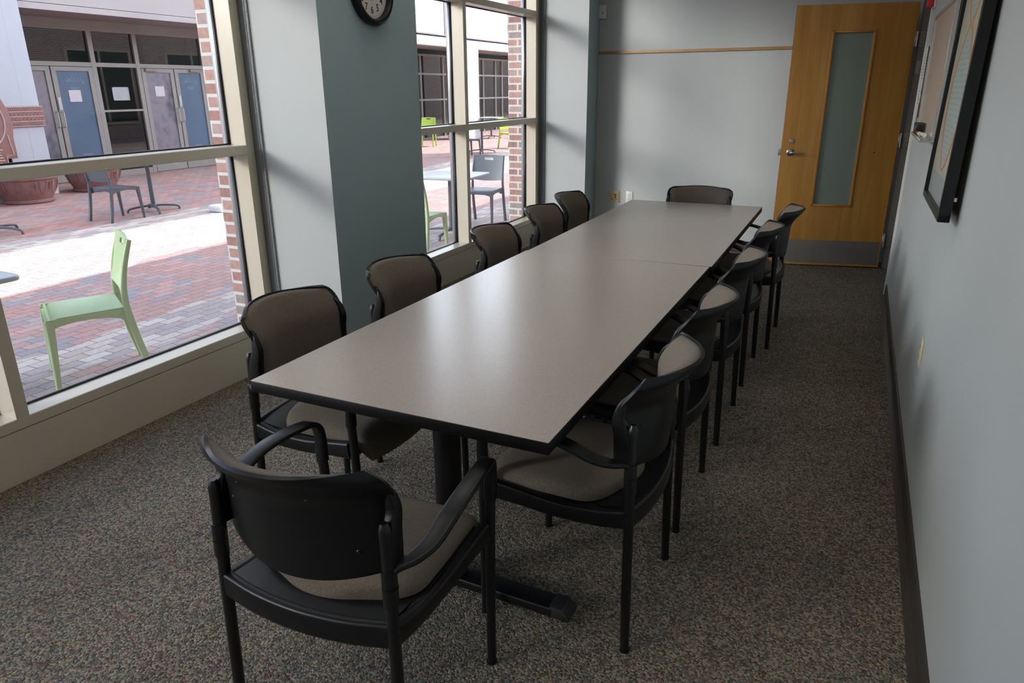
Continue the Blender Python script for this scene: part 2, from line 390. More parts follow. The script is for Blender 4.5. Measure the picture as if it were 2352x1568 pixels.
# ------------------------------------------------------------------ windows
ZS, ZR0, ZR1, ZT0, ZT1, ZTOP = .27, 1.192, 1.242, 2.148, 2.198, 2.93
XG = -3.050                                # glass plane
def window(n, y0, y1, mulls):
    """y0/y1 outer edges of the end posts; mulls: centres of inner mullions"""
    root = empty('window_%d' % n, (XW, (y0+y1)/2, 0)); root['kind'] = 'structure'
    mtx = Matrix.Translation((-XW, -(y0+y1)/2, 0))
    def bl(m, name, mat):
        for v in m.bm.verts: v.co = mtx @ v.co
        return m.build(name, mat, root)
    posts = [(y0, y0+.055)] + [(c-.026, c+.026) for c in mulls] + [(y1-.055, y1)]
    m = MB()
    for a, b in posts: m.box((XG+.006, a, ZS-.002), (XW-.0005, b, ZTOP), .002, 1)
    for a, b in ((ZR0, ZR1), (ZT0, ZT1), (ZTOP-.06, ZTOP)): m.box((XG+.006, y0+.01, a), (XW-.001, y1-.01, b), .003, 1)
    bl(m, 'window_frame', M['frame'])
    m = MB(); m.box((XG+.006, y0, ZS-.048), (XW+.0, y1, ZS), .003, 1); m.box((XW-.05, y0, 0), (XW-.002, y1, ZS-.0505), .002, 1); bl(m, 'window_sill', M['frame'])
    # dark gaskets and outer aluminium edges round every pane
    g = MB(); al = MB(); gl = []
    lights = [(posts[i][1], posts[i+1][0]) for i in range(len(posts)-1)]
    rows = [(ZS, ZR0), (ZR1, ZT0), (ZT1, ZTOP-.06)]
    for a, b in lights:
        for c, d in rows:
            for (p, q, r_, s_) in ((a-.002, a+.007, c, d), (b-.007, b+.002, c, d)):
                g.box((XG-.004, p, r_), (XG+.012, q, s_))
            g.box((XG-.004, a, c-.002), (XG+.012, b, c+.007)); g.box((XG-.004, a, d-.007), (XG+.012, b, d+.002))
            gl.append((a, b, c, d))
    for a, b in posts: al.box((XG-.036, a-.004, ZS-.03), (XG-.006, b+.004, ZTOP))
    for a, b in ((ZS-.05, ZS-.004), (ZR0, ZR1), (ZT0, ZT1), (ZTOP-.06, ZTOP)): al.box((XG-.036, y0, a), (XG-.006, y1, b))
    bl(g, 'gasket', M['frame_dark']); bl(al, 'outer_frame', M['frame_metal'])
    for a, b, c, d in gl:
        m = MB(); m.add([(XG, a, c), (XG, b, c), (XG, b, d), (XG, a, d)], [(0,1,2,3)]); bl(m, 'window_pane', M['glass'])
    return root
window(1, -2.55, 3.006, [-1.25, .14, 1.56])
window(2, 3.90, 6.845, [5.385])
# wall over the windows, exterior brick piers and parapet
m = MB(); m.box((-3.36, YR0-.15, 2.93), (XW-.02, YB+.15, ZC)); m.box((-3.06, YR0-.15, 0), (XW-.02, -2.55, ZC)); struct('wall_left', m, M['wall'])
def brickbox(name, lo, hi):
    m = MB(); m.box(lo, hi); o = struct(name, m, M['brick']); return o
def two_way_brick(o):
    # courses run level on every face: the y-facing reveals use x, the x-facing faces use y
    me = o.data; x0 = min(v.co.x for v in me.vertices); uv = me.uv_layers.new(name='courses')
    for p in me.polygons:
        for li in p.loop_indices:
            v = me.vertices[me.loops[li].vertex_index].co
            uv.data[li].uv = ((v.y if abs(p.normal.x) > .5 else x0-v.x), v.z)
M['brick_uv'] = brick_mat('red_brick_courses', [(.42,.23,.19),(.52,.31,.26),(.38,.21,.19),(.47,.34,.31),(.49,.28,.235),(.36,.30,.28)], (.72,.69,.66), .203, .0677, .0095, use='UV', bstr=.8)
for nm, lo, hi in (('wall_brick_pier', (-3.187, 2.972, G), (-3.088, 3.93, 9)), ('wall_brick_pier_far', (-3.232, 6.80, G), (-3.088, 12.0, 4.2)),
                   ('wall_brick_under', (-3.18, YR0-.15, G), (-3.088, 6.80, ZS-.055)), ('wall_brick_over', (-3.30, YR0-.15, 2.94), (-3.088, 9.0, 7.2))):
    m = MB(); m.box(lo, hi); o = struct(nm, m, M['brick_uv']); two_way_brick(o)
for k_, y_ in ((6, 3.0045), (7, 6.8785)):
    m = MB(); m.box((-2.929, y_, .02), (-2.872, y_+.0075, ZC)); m.box((-2.874, y_-.002, .02), (-2.870, y_+.0075, ZC)); o = m.build('trim_%d' % k_, M['side_strip'], smooth=False); o['kind'] = 'structure'  # flat dark grey strip between window frame and pillar
# blind bead chains hanging at the window ends
def chain(name, x, y, ztop, zbot, label):
    m = MB()
    for dx in (0, .019):
        p = []; z = zbot+.02
        m.tube([(x+dx, y, zbot+.02), (x+dx, y, ztop)], .0009, 6)
        n_ = int((ztop-zbot)/.0085)
        for i in range(n_):
            zc = zbot+.02+i*.0085
            m.lathe([(0,-.0024),(.0021,-.0012),(.0021,.0012),(0,.0024)], (x+dx, y, zc), 6)
    m.tube(bez([(x, y, zbot+.02), (x+.0095, y, zbot+.002), (x+.019, y, zbot+.02)], 8), .0012, 6)
    o = m.build(name, M['roller_chain']); return tag(o, label, 'blind chain')
chain('blind_chain', -2.885, 2.975+.028, 2.9, .30, 'beaded roller blind chain hanging beside the large left window and pillar')
chain('blind_chain', -2.895, 6.874, 2.9, .45, 'beaded roller blind chain hanging at the far window by the corner')

# ------------------------------------------------------------------ doorway and door
m = MB()
xw = wx(YD1)
# far jamb with stop, head, near casing
m.box((wx(YD1)-.012, YD1-.01, 0), (wx(YD1)+.14, YD1+.03, ZD), .002, 1)
m.box((wx(YD1)-.012, YD1+.01, 0), (wx(YD1)+.0, YD1+.06, ZD+.05), .002, 1)
m.box((wx(YD1)+.055, YD1-.026, 0), (wx(YD1)+.14, YD1-.008, ZD), .002, 1)
m.box((wx(YD1)-.012, YD0, ZD-.005), (wx(YD1)+.14, YD1+.03, ZD+.045), .002, 1)
o = struct('door_frame', m, M['jamb']); o.name = 'trim_1'
m = MB(); m.box((wx(YD0)-.010, YD0-.05, 0), (wx(YD0)+.14, YD0+.002, ZD+.05), .002, 1); m.box((wx(YD0)-.0135, YD0-.008, 0), (wx(YD0)+.14, YD0+.0035, ZD+.05), .001, 1)
struct('trim_2', m, M['white_paint'])
door = empty('door_1', (.27, 6.955, 0), R(12.05)); door['kind'] = 'structure'
# local: x from -.91 (latch) to 0 (hinge), y 0 is the front face, positive y is behind
W_, H_, T_ = .905, 2.13, .045
m = MB()
gx0, gx1, gz0, gz1 = -.62+.01, -.303, .54, 1.925
for lo, hi in (((-.91,0,.012),(gx0,T_,H_)), ((gx1,0,.012),(-.005,T_,H_)), ((gx0,0,.012),(gx1,T_,gz0)), ((gx0,0,gz1),(gx1,T_,H_))): m.box(lo, hi)
m.build('door_leaf', M['maple'], door, smooth=False)
m = MB(); m.box((-.9115,.001,.011),(-.9095,T_-.001,H_)); m.box((-.0055,.001,.011),(-.0035,T_-.001,H_)); m.box((-.91,.001,.0085),(-.005,T_-.001,.0115)); m.build('door_edge', M['maple_edge'], door)
m = MB()
for lo, hi in (((gx0-.012,-.008,gz0-.012),(gx0+.006,T_+.006,gz1+.012)), ((gx1-.006,-.008,gz0-.012),(gx1+.012,T_+.006,gz1+.012)), ((gx0-.012,-.008,gz0-.012),(gx1+.012,T_+.006,gz0+.006)), ((gx0-.012,-.008,gz1-.006),(gx1+.012,T_+.006,gz1+.012))): m.box(lo, hi, .003, 2)
m.build('glass_bead', M['maple'], door)
m = MB(); m.box((gx0,.018,gz0),(gx1,.026,gz1)); m.build('door_pane', M['door_glass'], door, smooth=False)
kp = MB(); kp.box((-.89,-.0018,.030),(-.018,0.0,.232), .0006, 1)
for i in range(6):
    for z in (.04, .222): kp.lathe([(0,.0008),(.004,.0006),(.0045,0)], (0,0,0), 10, mtx=Matrix.Translation((-.88+i*.17,-.0018,z))@Matrix.Rotation(R(90),4,'X'))
kp.build('kick_plate', M['kick'], door)
YX = Matrix.Rotation(R(90), 4, 'X')
lv = MB(); T = Matrix.Translation((-.84, 0, .98)) @ YX
lv.lathe([(.0,0),(.031,0),(.031,.006),(.027,.010),(.012,.012),(.011,.045),(0,.046)], mtx=T)
lv.sweep(bez([(-.84,-.040,.98),(-.825,-.052,.98),(-.79,-.054,.979),(-.73,-.052,.977)], 14), lambda i,t: rrect(.019-.004*t,.014,.005), mat=None)
lv.build('door_handle', M['steel'], door)
dl = MB(); dl.lathe([(0,0),(.019,0),(.019,.008),(.015,.013),(.009,.013),(.008,.016),(0,.016)], mtx=Matrix.Translation((-.84,0,1.075))@YX); dl.build('deadbolt', M['steel'], door)
lt = MB(); lt.box((-.925,.012,.955),(-.909,.032,.995), .003); lt.box((-.93,.004,1.0),(-.912,.012,1.01)); lt.box((-.932,T_-.0,.95),(-.914,T_+.03,1.0), .004); lt.build('latch', M['steel'], door)
sp_ = MB(); sp_.lathe([(0,.0012),(.005,.001),(.006,0)], (0,0,0), 10, mtx=Matrix.Translation((-.174,0,.985))@YX); sp_.build('screw_plug', M['dark_hole'], door)
for z in (.25, 1.085, 1.86):
    h = MB(); h.tube([(.012,-.006,z-.057),(.012,-.006,z+.057)], .0075, 10); h.box((-.004,-.002,z-.057),(.012,.001,z+.057)); h.build('hinge', M['kick'], door)
# hinge leaves let into the far jamb
for z in (.25, 1.085, 1.86):
    m = MB(); m.box((wx(YD1)-.008, YD1-.013, z-.057), (wx(YD1)+.034, YD1-.0095, z+.057), .001, 1)
    for k, zz in enumerate((-.04,-.015,.012,.04)): m.lathe([(0,.0012),(.0035,.0010),(.0042,0)], (0,0,0), 8, mtx=Matrix.Translation((wx(YD1)+.016+.009*(k%2), YD1-.013, z+zz))@YX, mat=M['dark_hole'])
    m.mats = [M['kick'], M['dark_hole']]
    for f in m.bm.faces: f.material_index = 1 if len(f.verts) == 3 else 0
    o = m.build('trim_3', M['steel']); o['kind'] = 'structure'
m = MB(); m.box((wx(YD1)+.002, YD1-.0125, 1.60), (wx(YD1)+.032, YD1-.0095, 1.70), .001, 1); o = m.build('trim_4', M['kick']); o['kind'] = 'structure'

# ------------------------------------------------------------------ meeting tables
TABLE_H = .737
def make_table():
    root = empty('conference_table')
    w, l, t = .9157, 1.905, .034
    m = MB(); m.box((-w/2+.0006, -l/2+.0002, TABLE_H-.0016), (w/2-.0006, l/2-.0002, TABLE_H)); m.build('tabletop', M['laminate'], root, smooth=False)
    m = MB()
    for lo, hi in (((-w/2,-l/2,TABLE_H-t),(w/2,-l/2+.003,TABLE_H-.0016)), ((-w/2,l/2-.003,TABLE_H-t),(w/2,l/2,TABLE_H-.0016)), ((-w/2,-l/2,TABLE_H-t),(-w/2+.003,l/2,TABLE_H-.0016)), ((w/2-.003,-l/2,TABLE_H-t),(w/2,l/2,TABLE_H-.0016))): m.box(lo, hi, .0012, 2)
    m.box((-w/2+.003,-l/2+.003,TABLE_H-t),(w/2-.003,l/2-.003,TABLE_H-t+.0019)); m.build('edge_band', M['edge'], root)
    for s in (-1, 1):
        y = s*(l/2-.30)
        m = MB(); m.tube([(0,y,.05),(0,y,TABLE_H-t-.025)], .042, 28); m.lathe([(.042,.0),(.052,.004),(.050,.014),(.043,.02)], (0,y,.036), 28, close=False)
        m.build('leg', M['black_metal'], root)
        m = MB()
        def pr(i, t_):
            return rrect(.074, .032, .006)
        m.sweep([(-.36+.72*i/12, y, .021 + .006*(1-abs(2*i/12-1))) for i in range(13)], pr)
        f = m.build('foot', M['black_metal'], root)
        for e in (-1, 1):
            c = MB(); c.prism([(e*.355,.004),(e*.405,.004),(e*.42,.010),(e*.412,.026),(e*.395,.041),(e*.355,.043)], 'y', y-.035, y+.035, .004)
            for k in range(7): c.box((min(e*(.397+.003*k),e*(.399+.003*k)), y-.036, .004), (max(e*(.397+.003*k),e*(.399+.003*k)), y+.036, .041-.0045*k))
            c.build('foot_cap', M['rubber'], f)
        m = MB(); m.box((-.30,y-.035,TABLE_H-t-.025),(.30,y+.035,TABLE_H-t), .004); m.build('top_bracket', M['black_metal'], root)
    m = MB(); m.box((-.02,-l/2+.33,TABLE_H-t-.035),(.02,l/2-.33,TABLE_H-t), .003); m.build('stretcher', M['black_metal'], root)
    return root
def place_rect(o, x, y, yaw):     # corner (near left) + yaw -> centre
    w, l = .9157, 1.905; c, s = cos(yaw), sin(yaw)
    o.location = (x + w/2*c - l/2*s, y + w/2*s + l/2*c, 0); o.rotation_euler = (0,0,yaw)
t1 = make_table(); place_rect(t1, -1.480, 1.394, R(-.25))
tag(t1, 'taupe laminate conference table with black edge, the nearer of two pushed end to end', 'table', 'conference tables pushed end to end')
t2 = copy_tree(t1); place_rect(t2, -1.464, 3.3005, R(.4))
tag(t2, 'taupe laminate conference table with black edge, the farther one toward the door', 'table', 'conference tables pushed end to end')

# ------------------------------------------------------------------ upholstered armchairs
def arc_back(u, v, off=0.0):
    """back shell: u across, v up; off pushes forward"""
    zb = .540 + .022*u*u
    zt = .826 - .004*u*u
    z = zb + (zt-zb)*v
    fl = min(1, max(0, (z-.715)/.108)); fl = fl*fl*(3-2*fl)*.5 + fl*fl*.5
    w = .2255 + .002*v + .017*fl
    rz, rx = .066, .046; d = z-(zt-rz)
    if d > 0: w = w - rx + rx*math.sqrt(max(1-(d/rz)**2.4, 0))
    r2 = .018; d = (zb+r2)-z
    if d > 0: w = w - r2 + math.sqrt(max(r2*r2-d*d, 0))
    T = max(0, (z-.54)/.285)
    yc = -.245 - .020*T - .064*fl
    kk = .078 + .022*T
    return Vector((u*w, yc + kk*abs(u)**2.1 + off, z))
def back_n(u, v):
    e = .01; a = arc_back(min(u+e,1), v)-arc_back(max(u-e,-1), v); b = arc_back(u, min(v+e,1))-arc_back(u, max(v-e,0))
    n_ = a.cross(b); n_.normalize()
    return n_ if n_.y > 0 else -n_
def make_chair():
    root = empty('conference_armchair')
    nu, nv = 32, 22
    vv = lambda v: v
    m = MB()
    m.pillow(lambda u, v, s: arc_back(u, v) + back_n(u*.98, .02+v*.96)*(.0045 if s else -.0045), nu, nv)
    for q in (-1, 1):   # moulded pockets that slip over the uprights
        m.sweep(bez([(q*.2245,-.1915,.588),(q*.2240,-.1880,.62),(q*.2230,-.182,.67),(q*.2225,-.172,.71),(q*.2205,-.180,.75),(q*.2130,-.196,.775)], 20), lambda i,t: rrect(.029-.020*t**3,.054-.046*t**1.6,.011-.008*t,4), up=(0,1,0))
    sh = m.build('backrest_shell', M['black'], root, angle=60)
    def pad(u, v, s):
        U, V = u*.945, .05+.922*v
        e = (1-abs(u)**7)*(1-abs(2*v-1)**7); e = max(e, 0)**.5
        return arc_back(U, V) + back_n(U, V)*(.0048 + (.024*e+.003 if s else 0))
    MB_ = MB(); MB_.pillow(pad, 30, 24); MB_.build('back_pad', M['fabric'], root, angle=70)
    for (u, v) in ((-.70,.45),(.70,.25),(-.40,.74),(.36,.74)):
        sc_ = MB(); p = arc_back(u, v); n_ = back_n(u, v); q = (-n_).to_track_quat('Z','Y').to_matrix().to_4x4()
        sc_.lathe([(0,.0022),(.0045,.002),(.006,0)], (0,0,0), 12, mtx=Matrix.Translation(p-n_*.0045)@q)
        sc_.build('screw_cap', M['black_metal'], sh)
    # cushion
    def cw(v):
        w = max(.085, .222*max(0, 1-max(0, 1-v/.30)**2.6)**.5)
        if v > .93: w -= .012*((v-.93)/.07)**2
        return w
    def cush(u, v, s):
        y = -.186 + .426*v + .02*u*u*(1-v) + .012*(1-u*u)*v**4
        x = u*cw(v)
        e = (1-abs(u)**6)*(1-max(0,(2*v-1))**8)*(1-max(0,1-2*v)**6); e = max(e,0)**.45
        zt = .458 + .027*e + .010*(v-.3) - .008*(1-u*u)*(1-v) - .055*max(0,(v-.82)/.18)**2.2
        zb = .440 + .006*v - (.055+.012*(1-u*u))*max(0,(v-.86)/.14)**1.2
        return Vector((x, y, zt if s else min(zb, zt-.004)))
    m = MB(); m.pillow(cush, 30, 28); m.build('seat_cushion', M['fabric'], root, angle=70)
    # seat frame: curved rear rail with broad shelf, arched side rails, pan
    m = MB()
    m.sweep(bez([(-.226,-.212,.4285),(-.12,-.232,.423),(0,-.240,.421),(.12,-.232,.423),(.226,-.212,.4285)], 20), rrect(.024,.062,.008))
    V = []; nn = 20
    def rim(u, k):   # shelf between the rail and the cushion
        y0 = -.240+.028*u*u
        y1 = -.14+.05*u*u
        return (u*.215, y0+(y1-y0)*k, .4505-.014*k)
    m.shell(lambda u, v: rim(u, v), nn, 4, .008)
    for s in (-1, 1):
        m.sweep(bez([(s*.226,-.205,.424),(s*.231,-.12,.413),(s*.236,0,.413),(s*.243,.10,.428),(s*.251,.19,.440)], 20), lambda i,t: rrect(.028,.056-.008*sin(pi*t),.009))
        m.shell(lambda u, v: (s*(.17+.060*v), -.19+.37*(u+1)/2, .436+.016*((u+1)/2)**2), 12, 3, .008)
    m.box((-.235,.165,.395),(.235,.185,.432), .006)
    m.shell(lambda u, v: (u*.21, -.16+.34*v, .425-.014*(1-u*u)), 10, 8, .008)
    m.build('seat_frame', M['black'], root, angle=50)
    for s in (-1, 1):
        # rear leg runs on up behind the back shell
        m = MB(); m.tube(bez([(s*.236,-.222,0),(s*.232,-.216,.25),(s*.228,-.212,.46),(s*.225,-.209,.58),(s*.2225,-.208,.66),(s*.2215,-.210,.70)], 20), lambda t: .0125+.0015*min(1,t*8) if t < .93 else .0135-.006*(t-.93)/.07, 14)
        m.tube([(s*.2275,-.2115,.505),(s*.2255,-.2095,.590)], .0170, 14); m.lathe([(.0135,0),(.018,0),(.018,.003),(.0135,.003)], (s*.2275,-.2115,.548), 14, close=False); m.lathe([(0,.0),(.0145,.0),(.0145,.006)], (s*.236,-.222,0), 12)
        m.build('leg', M['black_metal'], root)
        m = MB(); m.tube(bez([(s*.252,.212,0),(s*.254,.210,.25),(s*.257,.208,.47),(s*.260,.206,.54)], 14), lambda t: .0125+.002*t, 14); m.lathe([(0,.0),(.0145,.0),(.0145,.006)], (s*.252,.212,0), 12)
        m.build('leg', M['black_metal'], root)
        path = bez([(s*.227,-.214,.580),(s*.236,-.196,.592),(s*.258,-.165,.598),(s*.276,-.120,.612),(s*.284,-.06,.640),(s*.285,.01,.656),(s*.280,.08,.660),(s*.272,.145,.658),(s*.266,.180,.652),(s*.262,.203,.630),(s*.260,.208,.59),(s*.2595,.207,.53)], 44)
        def ap(i, t):
            if t < .12: w = .022+.010*t/.12
            elif t < .35: w = .032+.016*(t-.12)/.23
            elif t < .6: w = .048-.004*(t-.35)/.25
            elif t < .8: w = .044-.008*(t-.6)/.2
            else: w = .036-.005*(t-.8)/.2
            h = .015 if t < .72 else .015+.014*(t-.72)/.28
            return rrect(w, h, min(.009, h*.45), 3)
        m = MB(); m.sweep(path, ap, side=(1,0,0)); m.build('armrest', M['black'], root, angle=50)
    return root
CH = make_chair()
def chair(x, y, rz, label, group, first=[True]):
    c = CH if first[0] else copy_tree(CH)
    first[0] = False
    c.location = (x, y, 0); c.rotation_euler = (0,0,rz)
    return tag(c, label, 'chair', group)
chair(-.988, 1.205, R(2), 'black armchair with taupe pad at the near head of the table, seen from behind', 'armchairs at the table heads')
gr = 'armchairs along the wall side of the table'
for (x, y, rz, lb) in ((-.642,1.857,90,'black armchair on the right wall side at the near table corner, closest to the viewer'),
                       (-.645,2.502,90,'second black armchair from the near end on the right wall side of the tables'),
                       (-.636,3.240,90,'middle black armchair of five along the right wall side of the tables'),
                       (-.638,3.984,90,'fourth black armchair from the near end on the right wall side'),
                       (-.585,4.650,90,'black armchair farthest along the right wall side, in front of the wooden door')):
    chair(x, y, R(rz), lb, gr)
gr = 'armchairs along the window side of the table'
for (x, y, rz, lb) in ((-1.525,1.868,-89,'nearest window-side armchair, its taupe back beside the large left window'),
                       (-1.478,2.49,-90,'window-side armchair whose taupe back stands in front of the blue pillar'),
                       (-1.462,3.355,-88,'window-side armchair just past the blue pillar, below the far window'),
                       (-1.492,4.10,-89,'window-side armchair second from the far end, below the far window frame'),
                       (-1.548,4.725,-89,'window-side armchair farthest from the viewer, against the corner pillar')):
    chair(x, y, R(rz), lb, gr)
chair(-1.02, 5.16, R(180), 'black armchair with taupe back facing us at the far head of the table', 'armchairs at the table heads')

# ------------------------------------------------------------------ wall clock on the pillar
ck = empty('wall_clock', (XP, 3.447, 2.005)); tag(ck, 'round black-rimmed wall clock high on the blue pillar', 'clock')
RY = Matrix.Rotation(R(90), 4, 'Y')
m = MB(); m.lathe([(.150,0),(.172,.002),(.178,.018),(.174,.036),(.160,.046),(.148,.042),(.140,.024),(.140,.012),(.150,.006)], (0,0,0), 72, mtx=RY, close=False); m.build('rim', M['black'], ck)
m = MB(); m.lathe([(0,.0),(.148,.0),(.148,.013),(0,.013)], (0,0,0), 64, mtx=RY); fc = m.build('dial', M['clock_face'], ck)
m = MB()
def onface(a, r, z=.0136):     # angle from 12, clockwise as seen from +x
    # seen from +x: right is +y
    return Matrix.Translation((z, r*sin(a), r*cos(a)))
FACE = Matrix(((0,0,1,0),(1,0,0,0),(0,1,0,0),(0,0,0,1)))
for h in range(1, 13):
    a = 2*pi*h/12; m.text(str(h), .050, onface(a, .099) @ FACE, bold=.0007, depth=.0002)
for k in range(60):
    a = 2*pi*k/60; L = .012 if k % 5 == 0 else .007
    m.box((-.0003,-.0006,-L/2),(.0003,.0006,L/2), mtx=Matrix.Translation((.0138,.130*sin(a),.130*cos(a))) @ Matrix.Rotation(-a,4,'X'))
m.build('numerals', M['ink'], ck, smooth=False)
m = MB(); m.box((.0134,-.014,-.052),(.0140,.014,-.040)); m.build('dial_label', M['grey_ink'], ck)
for nm, a, L, w in (('hour_hand', R(305), .065, .006), ('minute_hand', R(60), .098, .0045)):
    m = MB(); m.box((0,-w/2,-.015),(.0012,w/2,L), mtx=Matrix.Translation((.018,0,0)) @ Matrix.Rotation(-a,4,'X')); m.build(nm, M['ink'], ck)

# ------------------------------------------------------------------ back wall items
m = MB()
m.box((XP, YB-.010, 1.821), (.20, YB, 1.846), .002); m.box((XP, YB-.016, 1.821), (.20, YB-.009, 1.829), .001)
o = m.build('trim_5', M['wood_strip']); o['kind'] = 'structure'
th = empty('wall_sensor', (-2.412, YB, 2.197)); tag(th, 'small white sensor box on the back wall near the blue corner', 'sensor')
m = MB(); m.box((-.037,-.03,-.06),(.037,0,.06), .006, 3); m.build('body', M['white_plastic'], th)
m = MB(); m.box((.004,-.0315,-.022),(.008,-.0298,0.0)); m.build('slot', M['dark_hole'], th)
dp_ = empty('data_plate', (-2.229, YB, .462)); tag(dp_, 'square tan data jack plate low on the back wall, left of the outlet', 'wall plate')
m = MB(); m.box((-.056,-.006,-.057),(.056,0,.057), .002); m.build('plate', M['tan_plate'], dp_)
m = MB()
for (x, z) in ((.012,.017),(.012,-.006)): m.box((x-.006,-.0075,z-.006),(x+.008,-.0055,z+.008))
m.box((-.030,-.0075,-.034),(-.022,-.0055,-.026)); m.build('jack', M['dark_hole'], dp_)
m = MB()
for (a, b, z) in ((-.045,-.008,.042),(.004,.044,.042),(-.045,-.008,-.046),(.004,.044,-.046),(.024,.042,.018),(.024,.042,-.005),(-.045,-.033,-.030)): m.box((a,-.0068,z-.004),(b,-.0055,z+.004))
m.build('label_strip', M['white_plastic'], dp_)
def outlet(name, mat, label, w=.07, h=.115):
    r = empty(name); tag(r, label, 'outlet')
    m = MB(); m.box((-w/2,-.006,-h/2),(w/2,0,h/2), .002); m.build('plate', mat, r)
    for z in (.02,-.02):
        f = MB(); f.prism(rrect(.033,.028,.009), 'y', -.0075, -.0055); 
        for v in f.bm.verts: v.co.z += z
        f = f.build('receptacle', mat, r)
        s = MB(); s.box((-.008,-.0082,z),(-.0055,-.0074,z+.008)); s.box((.0055,-.0082,z),(.008,-.0074,z+.007)); s.lathe([(0,.0),(.0025,.0),(.0025,.0008)], (0,0,0), 8, mtx=Matrix.Translation((0,-.0075,z-.006))@YX); s.build('slot', M['dark_hole'], f)
    m = MB(); m.lathe([(0,.001),(.003,.0008),(.0035,0)], (0,0,0), 8, mtx=Matrix.Translation((0,-.006,0))@YX); m.build('screw', M['steel'], r)
    return r
o = outlet('wall_outlet', M['white_plastic'], 'white duplex outlet low on the back wall behind the table corner'); o.location = (-2.071, YB, .465)
o = outlet('wall_outlet', M['cream'], 'cream duplex outlet low on the right wall, seen edge-on'); o.location = (wx(3.14), 3.14, .508); o.rotation_euler = (0,0,R(-90.3))

# ------------------------------------------------------------------ right wall items
RW = R(-90+.3)
def on_right(name, y, z, label, cat):
    r = empty(name, (wx(y), y, z), RW); return tag(r, label, cat)
# local on right wall: +x runs toward the viewer (-y), -y sticks out into the room, z up
pf = on_right('framed_poster', 3.15, 1.712, 'tall black-framed poster with orange and green ovals on the right wall', 'picture')
pf.rotation_euler = (R(-1.2), 0, RW); pf.location.x -= .012
hw, hh = .355, .635
m = MB()
for lo, hi in (((-hw,-.040,-hh),(-hw+.026,-.004,hh)), ((hw-.026,-.040,-hh),(hw,-.004,hh)), ((-hw,-.040,-hh),(hw,-.004,-hh+.026)), ((-hw,-.040,hh-.026),(hw,-.004,hh))): m.box(lo, hi, .0015, 1)
m.build('picture_frame', M['black'], pf)
def poster_mat():
    m, n, b = nt('oval_chart_print'); setb(b, rough=.35, spec=.4, coat=.5)
    tc = n.nodes.new('ShaderNodeTexCoord'); sp = n.nodes.new('ShaderNodeSeparateXYZ'); n.links.new(tc.outputs['Object'], sp.inputs[0])
    def mth(op, a, b_=None, c=None):
        x = n.nodes.new('ShaderNodeMath'); x.operation = op
        for i, v in enumerate((a, b_, c)):
            if v is None: continue
            if isinstance(v, (int, float)): x.inputs[i].default_value = v
            else: n.links.new(v, x.inputs[i])
        return x.outputs[0]
    def mix(f, a, c, col=None):
        x = n.nodes.new('ShaderNodeMix'); x.data_type='RGBA'; n.links.new(f, x.inputs[0])
        if isinstance(a, tuple): x.inputs[6].default_value = (*a,1)
        else: n.links.new(a, x.inputs[6])
        if isinstance(c, tuple): x.inputs[7].default_value = (*c,1)
        else: n.links.new(c, x.inputs[7])
        return x.outputs[2]
    X, Z = sp.outputs['X'], sp.outputs['Z']
    src = (.50,.47,.36)
    # figure of lens shapes stacked down the sheet: half width follows |cos|
    ph = mth('MULTIPLY', mth('ADD', Z, .50), pi/.50)
    env = mth('POWER', mth('ABSOLUTE', mth('SINE', ph)), .6)
    hwid = mth('MULTIPLY_ADD', env, .235, .012)
    ax = mth('ABSOLUTE', X)
    d = mth('SUBTRACT', hwid, ax)
    ring = mth('LESS_THAN', mth('ABSOLUTE', mth('SUBTRACT', d, .020)), .020)
    inside = mth('GREATER_THAN', d, .040)
    inZ = mth('GREATER_THAN', Z, -.50)
    hue = ramp(n, [(0,(.50,.13,.08)),(.25,(.56,.24,.10)),(.5,(.52,.30,.10)),(.75,(.45,.42,.15)),(1,(.32,.42,.22))])
    mr = n.nodes.new('ShaderNodeMapRange'); mr.inputs['From Min'].default_value=-.5; mr.inputs['From Max'].default_value=.6; n.links.new(Z, mr.inputs['Value']); n.links.new(mr.outputs[0], hue.inputs['Fac'])
    a = mix(mth('MULTIPLY', inside, inZ), src, (.42,.50,.47))
    # rows of fine print
    line = mth('LESS_THAN', mth('FRACT', mth('MULTIPLY', Z, 52.0)), .38)
    nz = node(n, 'ShaderNodeTexNoise', Scale=60.0); n.links.new(tc.outputs['Object'], nz.inputs['Vector'])
    ln = mth('MULTIPLY', mth('MULTIPLY', line, mth('GREATER_THAN', nz.outputs['Fac'], .42)), mth('GREATER_THAN', d, .05))
    a = mix(mth('MULTIPLY', mth('MULTIPLY', ln, inZ), .45), a, (.22,.26,.25))
    a = mix(mth('MULTIPLY', ring, inZ), a, hue.outputs['Color'])
    # orange bar and grey-blue blocks between the shapes
    for z0, z1, c in ((.28,.33,(.60,.22,.10)),(.20,.235,(.30,.36,.38)),(.15,.175,(.30,.36,.38)),(.09,.11,(.58,.24,.18))):
        a = mix(mth('MULTIPLY', mth('MULTIPLY', mth('GREATER_THAN', Z, z0), mth('LESS_THAN', Z, z1)), mth('LESS_THAN', ax, .20)), a, c)
    a = mix(mth('LESS_THAN', Z, -.515), a, (.34,.38,.37))
    n.links.new(a, b.inputs['Base Color']); return m
m = MB(); m.box((-hw+.02,-.026,-hh+.02),(hw-.02,-.022,hh-.02)); m.build('print', poster_mat(), pf, smooth=False)
m = MB(); m.box((-hw+.026,-.032,-hh+.026),(hw-.026,-.0315,hh-.026)); 
m = MB(); m.lathe([(0,0),(.010,0),(.010,.012),(0,.012)], (hw-.012,-.004,-hh+.07), 12, mtx=Matrix.Identity(4)); m.build('wall_bumper', M['cream'], pf)

